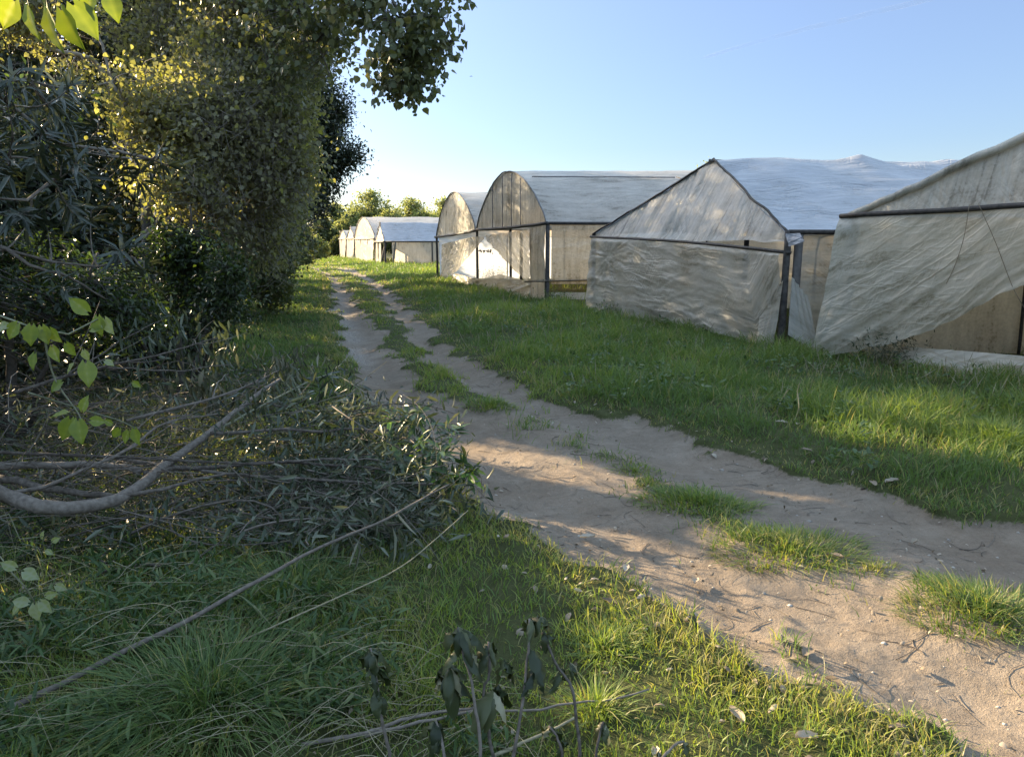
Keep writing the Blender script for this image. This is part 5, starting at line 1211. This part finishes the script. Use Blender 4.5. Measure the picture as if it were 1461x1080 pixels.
sd('wilted seedling with the largest bunch of black limp leaves, in the centre of the row', -.09, 1.76, [(684, 1060, 1.79), (675, 985, 1.82), (662, 935, 1.84), (655, 895, 1.86)], 0, [(655, 897, 1.86, 9, .12), (660, 925, 1.85, 5, .12), (640, 950, 1.86, 8, .14), (635, 965, 1.86, 6, .13)], 82)
sd('wilted seedling forking beside the largest bunch, leaves hanging in two tiers', -.02, 1.80, [(690, 1000, 1.85), (698, 965, 1.86), (700, 930, 1.88), (697, 916, 1.9)], 0, [(697, 918, 1.9, 8, .11), (703, 985, 1.86, 8, .14), (720, 945, 1.9, 4, .10)], 83)
sd('tall wilted seedling with a green stem and one long leaf pointing right', .0, 1.82, [(733, 1070, 1.82), (745, 1000, 1.86), (752, 940, 1.9), (757, 880, 1.95)], 0, [(757, 884, 1.95, 5, .09), (770, 880, 1.97, 7, .10), (754, 925, 1.92, 3, .13), (765, 955, 1.9, 4, .09)], 84)
sd('thin wilted seedling at the right of the row with a bare leaning stem', .20, 1.86, [(826, 1070, 1.86), (818, 990, 1.92), (795, 950, 1.96), (775, 900, 2.0)], 0, [(775, 902, 2.0, 3, .08), (800, 955, 1.96, 2, .08), (812, 945, 1.98, 3, .06)], 85)
sd('short wilted seedling low at the bottom edge with dark curled leaves', -.20, 1.84, [(634, 1085, 1.84), (628, 1050, 1.88), (622, 1030, 1.9)], 0, [(622, 1030, 1.9, 6, .10), (628, 1050, 1.88, 3, .09)], 86)
sd('small grey wilted seedling right of the row among the sticks', .13, 1.92, [(800, 1080, 1.9), (795, 1050, 1.93), (785, 1035, 1.95)], 0, [(785, 1037, 1.95, 4, .09), (800, 1060, 1.92, 3, .07)], 87)
sd('wilted seedling lying over at the bottom edge in the sunlit grass', .42, 1.88, [(945, 1080, 1.88), (960, 1065, 1.92), (975, 1058, 1.95)], 0, [(975, 1060, 1.95, 4, .09), (940, 1072, 1.9, 4, .08)], 88)
sd('wilted seedling with pale curled leaves between the row and the sunlit grass', .28, 1.84, [(852, 1080, 1.86), (856, 1045, 1.9), (862, 1030, 1.92)], 0, [(862, 1032, 1.92, 5, .08)], 89)

# ------------------------------------------------------------------ leaf litter, fallen leaves, stones
def litter():
    r = np.random.default_rng(33); n = 30000
    y = (math.sqrt(1.9)+r.random(n)*(math.sqrt(30)-math.sqrt(1.9)))**2; x = y*r.uniform(-.75, .8, n)
    s = soil(x, y); g = gravel(x, y)
    dR = np.abs(x-xR(y)-.05); dL = np.abs(x-xL(y)+.05)
    pr = (np.exp(-dR/.18)*.5+np.exp(-dL/.25)*.5)*.45+g*1.0+.17*s*vn(x*2, y*2, None, 15)+.03*(x < xL(y))+.12*centre(x, y)
    pr = pr*(x < xF(y))
    k = r.random(n) < pr; x, y = x[k], y[k]; n = len(x)
    P = np.stack([x, y, hgt(x, y)+r.uniform(.006, .03, n)], 1)
    a = r.uniform(0, 6.28, n); A = np.stack([np.cos(a), np.sin(a), r.normal(size=n)*.25], 1)
    L = r.uniform(.02, .055, n)*np.where(soil(x, y) > .7, r.uniform(.2, .7, n), 1)
    V, q, t, kk = leaves_arr(P, A, r.normal(size=(n, 3))*.45+[0, 0, 1], L, L*r.uniform(.3, .8, n), 'wilt')
    o = mesh_np('leaf_litter', V, q, t, M['dry'], None, {'rnd': np.repeat(r.random(n)*.9, kk)}); tag(o, 'small dead leaves scattered along the edges of the track', 'leaf litter', kind='stuff')
    n = 1500; y = r.uniform(1.9, 9, n); x = y*r.uniform(-.1, .85, n); s = soil(x, y); k = (s > .3) & (r.random(n) < .35+.5*np.exp(-np.minimum(abs(x-xR(y)), abs(x-xL(y)))/.3)); x, y = x[k], y[k]; n = len(x)
    a = r.uniform(0, 6.28, n); L = r.uniform(.03, .22, n); t = np.linspace(0, 1, 5)[None, :, None]
    D = np.stack([np.cos(a), np.sin(a), np.zeros(n)], 1); bend = r.normal(size=(n, 3))*.12*L[:, None]
    P = np.stack([x, y, np.zeros(n)], 1)[:, None]+D[:, None]*(t-.5)*L[:, None, None]+bend[:, None]*4*t*(1-t)
    P[:, :, 2] = hgt(P[:, :, 0], P[:, :, 1])+.004
    o = TB().batch(P, r.uniform(.0009, .0028, n)[:, None]*np.linspace(1, .5, 5)[None], 4).build('track_twigs', M['cane']); tag(o, 'fine twig debris lying on the sand of the track', 'twigs', kind='stuff')
    # pebbles
    n = 4200; y = (math.sqrt(2)+r.random(n)*(math.sqrt(28)-math.sqrt(2)))**2; x = y*r.uniform(-.5, .85, n); s = soil(x, y); g = gravel(x, y)
    k = r.random(n) < s*(.22+.8*g); x, y = x[k], y[k]; n = len(x)
    T = np.array([[1, 0, 0], [-1, 0, 0], [0, 1, 0], [0, -1, 0], [0, 0, 1], [0, 0, -1.]]); Fc = np.array([[0, 2, 4], [2, 1, 4], [1, 3, 4], [3, 0, 4], [2, 0, 5], [1, 2, 5], [3, 1, 5], [0, 3, 5]])
    sz = r.uniform(.004, .016, n)*(1+1.0*(r.random(n) < .06)); sc3 = sz[:, None, None]*r.uniform(.6, 1.2, (n, 6, 1))*np.array([1, 1, .6])
    V = np.stack([x, y, hgt(x, y)], 1)[:, None]+T[None]*sc3
    th = r.uniform(0, 6.28, n)
    o = mesh_np('pebbles', V.reshape(-1, 3), None, ((np.arange(n)*6)[:, None, None]+Fc[None]).reshape(-1, 3), M['stone'], None, {'rnd': np.repeat(r.random(n), 6)}, False); tag(o, 'small pebbles and clods scattered on the sandy track', 'pebbles', kind='stuff')
litter()
def fallen(label, px, py, L, rn, ang, seed, lift=.02):
    r = np.random.default_rng(seed); c = onground(px, py); 
    K = 9; t = np.linspace(0, 1, K); cu = r.uniform(.5, 1.6)
    W = L*.62*np.sin(np.pi*np.clip(.06+t*.92, 0, 1))**.75
    ca, sa = math.cos(ang), math.sin(ang)
    V = []
    for i in range(K):
        for u in (-1, -.5, 0, .5, 1):
            X = (t[i]-.5)*L; Yv = u*W[i]*.5*(1-.2*u*u); Z = .10*L*(abs(u)**1.6)*cu+.14*L*math.sin(math.pi*t[i])*(r.uniform(.6, 1.1)-.2)+.12*L*cu*(t[i]-.3)**2
            Z += r.normal()*.018*L
            V.append((c[0]+X*ca-Yv*sa, c[1]+X*sa+Yv*ca, c[2]+lift+Z))
    i = (np.arange(K-1)*5)[:, None]+np.arange(4)[None]
    Q = np.stack([i, i+5, i+6, i+1], -1).reshape(-1, 4)
    o = mesh_np('fallen_leaf', V, Q, None, M['dry'], None, {'rnd': np.full(len(V), rn)}, True)
    tag(o, label, 'leaf', 'large fallen leaves on the track and grass')
for i, (px, py, L, rn, lab) in enumerate([
    (838, 772, .11, 1.0, 'large pale curled leaf on the left edge of the track beside the sunlit grass'), (893, 816, .09, .95, 'pale leaf lying below the large curled one on the left track edge'),
    (868, 866, .10, .12, 'dark brown crumpled leaf lying in the sunlit foreground grass'), (1152, 938, .11, .45, 'crumpled grey brown leaf at the track edge near the bottom, biggest of its cluster'), (1190, 982, .10, .15, 'dark curled leaf at the track edge just right of the crumpled grey one'),
    (1272, 692, .13, .8, 'large tan leaf at the foot of the right verge'), (1245, 694, .11, .6, 'flat tan leaf touching the large tan leaf at the right verge'), (1115, 607, .12, 1.0, 'white leaf lying in the right verge grass'), (1138, 609, .09, .95, 'smaller white leaf beside the white leaf in the verge'),
    (1150, 646, .11, .55, 'leaf standing on edge at the border of the verge grass'), (1098, 698, .08, .4, 'small curled leaf on the right rut, upper of two'), (1120, 716, .08, .5, 'small curled leaf on the right rut, lower of two'),
    (222, 776, .07, 1.0, 'pale grey leaf lying alone in the weeds under the brush pile'), (992, 835, .09, .8, 'pale broken leaf lying in the shaded left rut'), (1190, 800, .10, .6, 'dead leaf caught in the long half dry tuft'), (1305, 778, .09, .7, 'pale leaf lying above the smallest yellowish tuft'),
    (1050, 1030, .10, .75, 'dry leaf standing in the bottom foreground grass'), (1150, 1062, .10, .85, 'pale dry leaf near the bottom edge in sunlit grass'), (935, 1085, .08, .9, 'pale leaf at the very bottom edge among wilted stems'), (685, 700, .06, .95, 'small pale leaf beside the tip of the leafy branch')]):
    fallen(lab, px, py, L*.78, max(.1, rn-.14), i*1.3, 300+i)

# ------------------------------------------------------------------ old contrail high in the sky
def contrail():
    m, nt, N, Lk = newmat('thin contrail vapour')
    g = N.new('ShaderNodeAttribute'); g.attribute_name = 'pq'
    n = N.new('ShaderNodeTexNoise'); n.inputs['Scale'].default_value = .012; n.inputs['Detail'].default_value = 5; Lk.new(g.outputs['Vector'], n.inputs['Vector'])
    r = ramp(N, [(.3, (0, 0, 0)), (.8, (.14, .14, .14))]); Lk.new(n.outputs[0], r.inputs[0])
    d = N.new('ShaderNodeBsdfDiffuse'); d.inputs[0].default_value = (.9, .9, .9, 1); t = N.new('ShaderNodeBsdfTransparent'); x = N.new('ShaderNodeMixShader')
    Lk.new(r.outputs[0], x.inputs[0]); Lk.new(t.outputs[0], x.inputs[1]); Lk.new(d.outputs[0], x.inputs[2])
    o = N.new('ShaderNodeOutputMaterial'); Lk.new(x.outputs[0], o.inputs[0])
    p = resample([atY(a, b_, 4000) for a, b_ in [(1000, 84), (1080, 60), (1150, 42), (1250, 18), (1340, -4), (1460, -34)]], 40, 3, 1)
    V, Q = tubes_arr(p[None], (np.r_[2, np.linspace(8, 16, 38), 3])[None], 10)
    o = mesh_np('contrail', V, Q, None, m, None, {'pq': V}, True); tag(o, 'faint old contrail slanting across the upper right sky', 'contrail', kind='stuff')
contrail()

# ------------------------------------------------------------------ light, sky, camera
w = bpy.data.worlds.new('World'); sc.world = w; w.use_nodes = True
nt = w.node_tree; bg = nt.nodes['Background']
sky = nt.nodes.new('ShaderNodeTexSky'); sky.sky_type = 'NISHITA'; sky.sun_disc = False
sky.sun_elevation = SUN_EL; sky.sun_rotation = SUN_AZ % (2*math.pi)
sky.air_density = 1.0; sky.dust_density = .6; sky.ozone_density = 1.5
# low sky dimmed; sky overhead brightened and warmed as added fill for shade
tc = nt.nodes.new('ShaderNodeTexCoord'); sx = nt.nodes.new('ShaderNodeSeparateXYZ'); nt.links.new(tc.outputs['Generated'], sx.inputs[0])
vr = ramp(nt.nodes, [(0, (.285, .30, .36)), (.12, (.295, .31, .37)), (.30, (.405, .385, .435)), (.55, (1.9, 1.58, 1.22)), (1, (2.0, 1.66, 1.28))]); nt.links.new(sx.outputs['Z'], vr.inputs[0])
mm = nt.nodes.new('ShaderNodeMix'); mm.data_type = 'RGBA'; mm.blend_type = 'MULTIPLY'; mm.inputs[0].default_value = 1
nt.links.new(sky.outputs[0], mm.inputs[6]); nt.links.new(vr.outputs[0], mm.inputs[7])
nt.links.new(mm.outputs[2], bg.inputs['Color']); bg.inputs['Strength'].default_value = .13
ld = bpy.data.lights.new('sun', 'SUN'); ld.energy = 5.0; ld.angle = R(.55); ld.color = (1, .77, .47)
lo = bpy.data.objects.new('sun', ld); link(lo); lo.rotation_euler = Vector(SUN).to_track_quat('Z', 'Y').to_euler(); lo.location = (-20, 17, 12)
cam = bpy.data.cameras.new('camera'); co = bpy.data.objects.new('camera', cam); link(co)
cam.sensor_width = 36; cam.lens = 36*F/1461; cam.clip_start = .05; cam.clip_end = 5000
co.location = (0, 0, CAMZ); co.rotation_euler = (math.pi/2-PITCH, 0, 0)
sc.camera = co
sc.view_settings.view_transform = 'Standard'; sc.view_settings.look = 'None'; sc.view_settings.exposure = 2.15; sc.view_settings.gamma = 1
sc.render.engine = 'CYCLES'
cy = sc.cycles; cy.max_bounces = 10; cy.diffuse_bounces = 5; cy.glossy_bounces = 2; cy.transmission_bounces = 8; cy.transparent_max_bounces = 8; cy.caustics_reflective = False; cy.caustics_refractive = False
cy.use_denoising = True; cy.use_adaptive_sampling = True; cy.adaptive_threshold = .008; cy.sample_clamp_indirect = 6.0
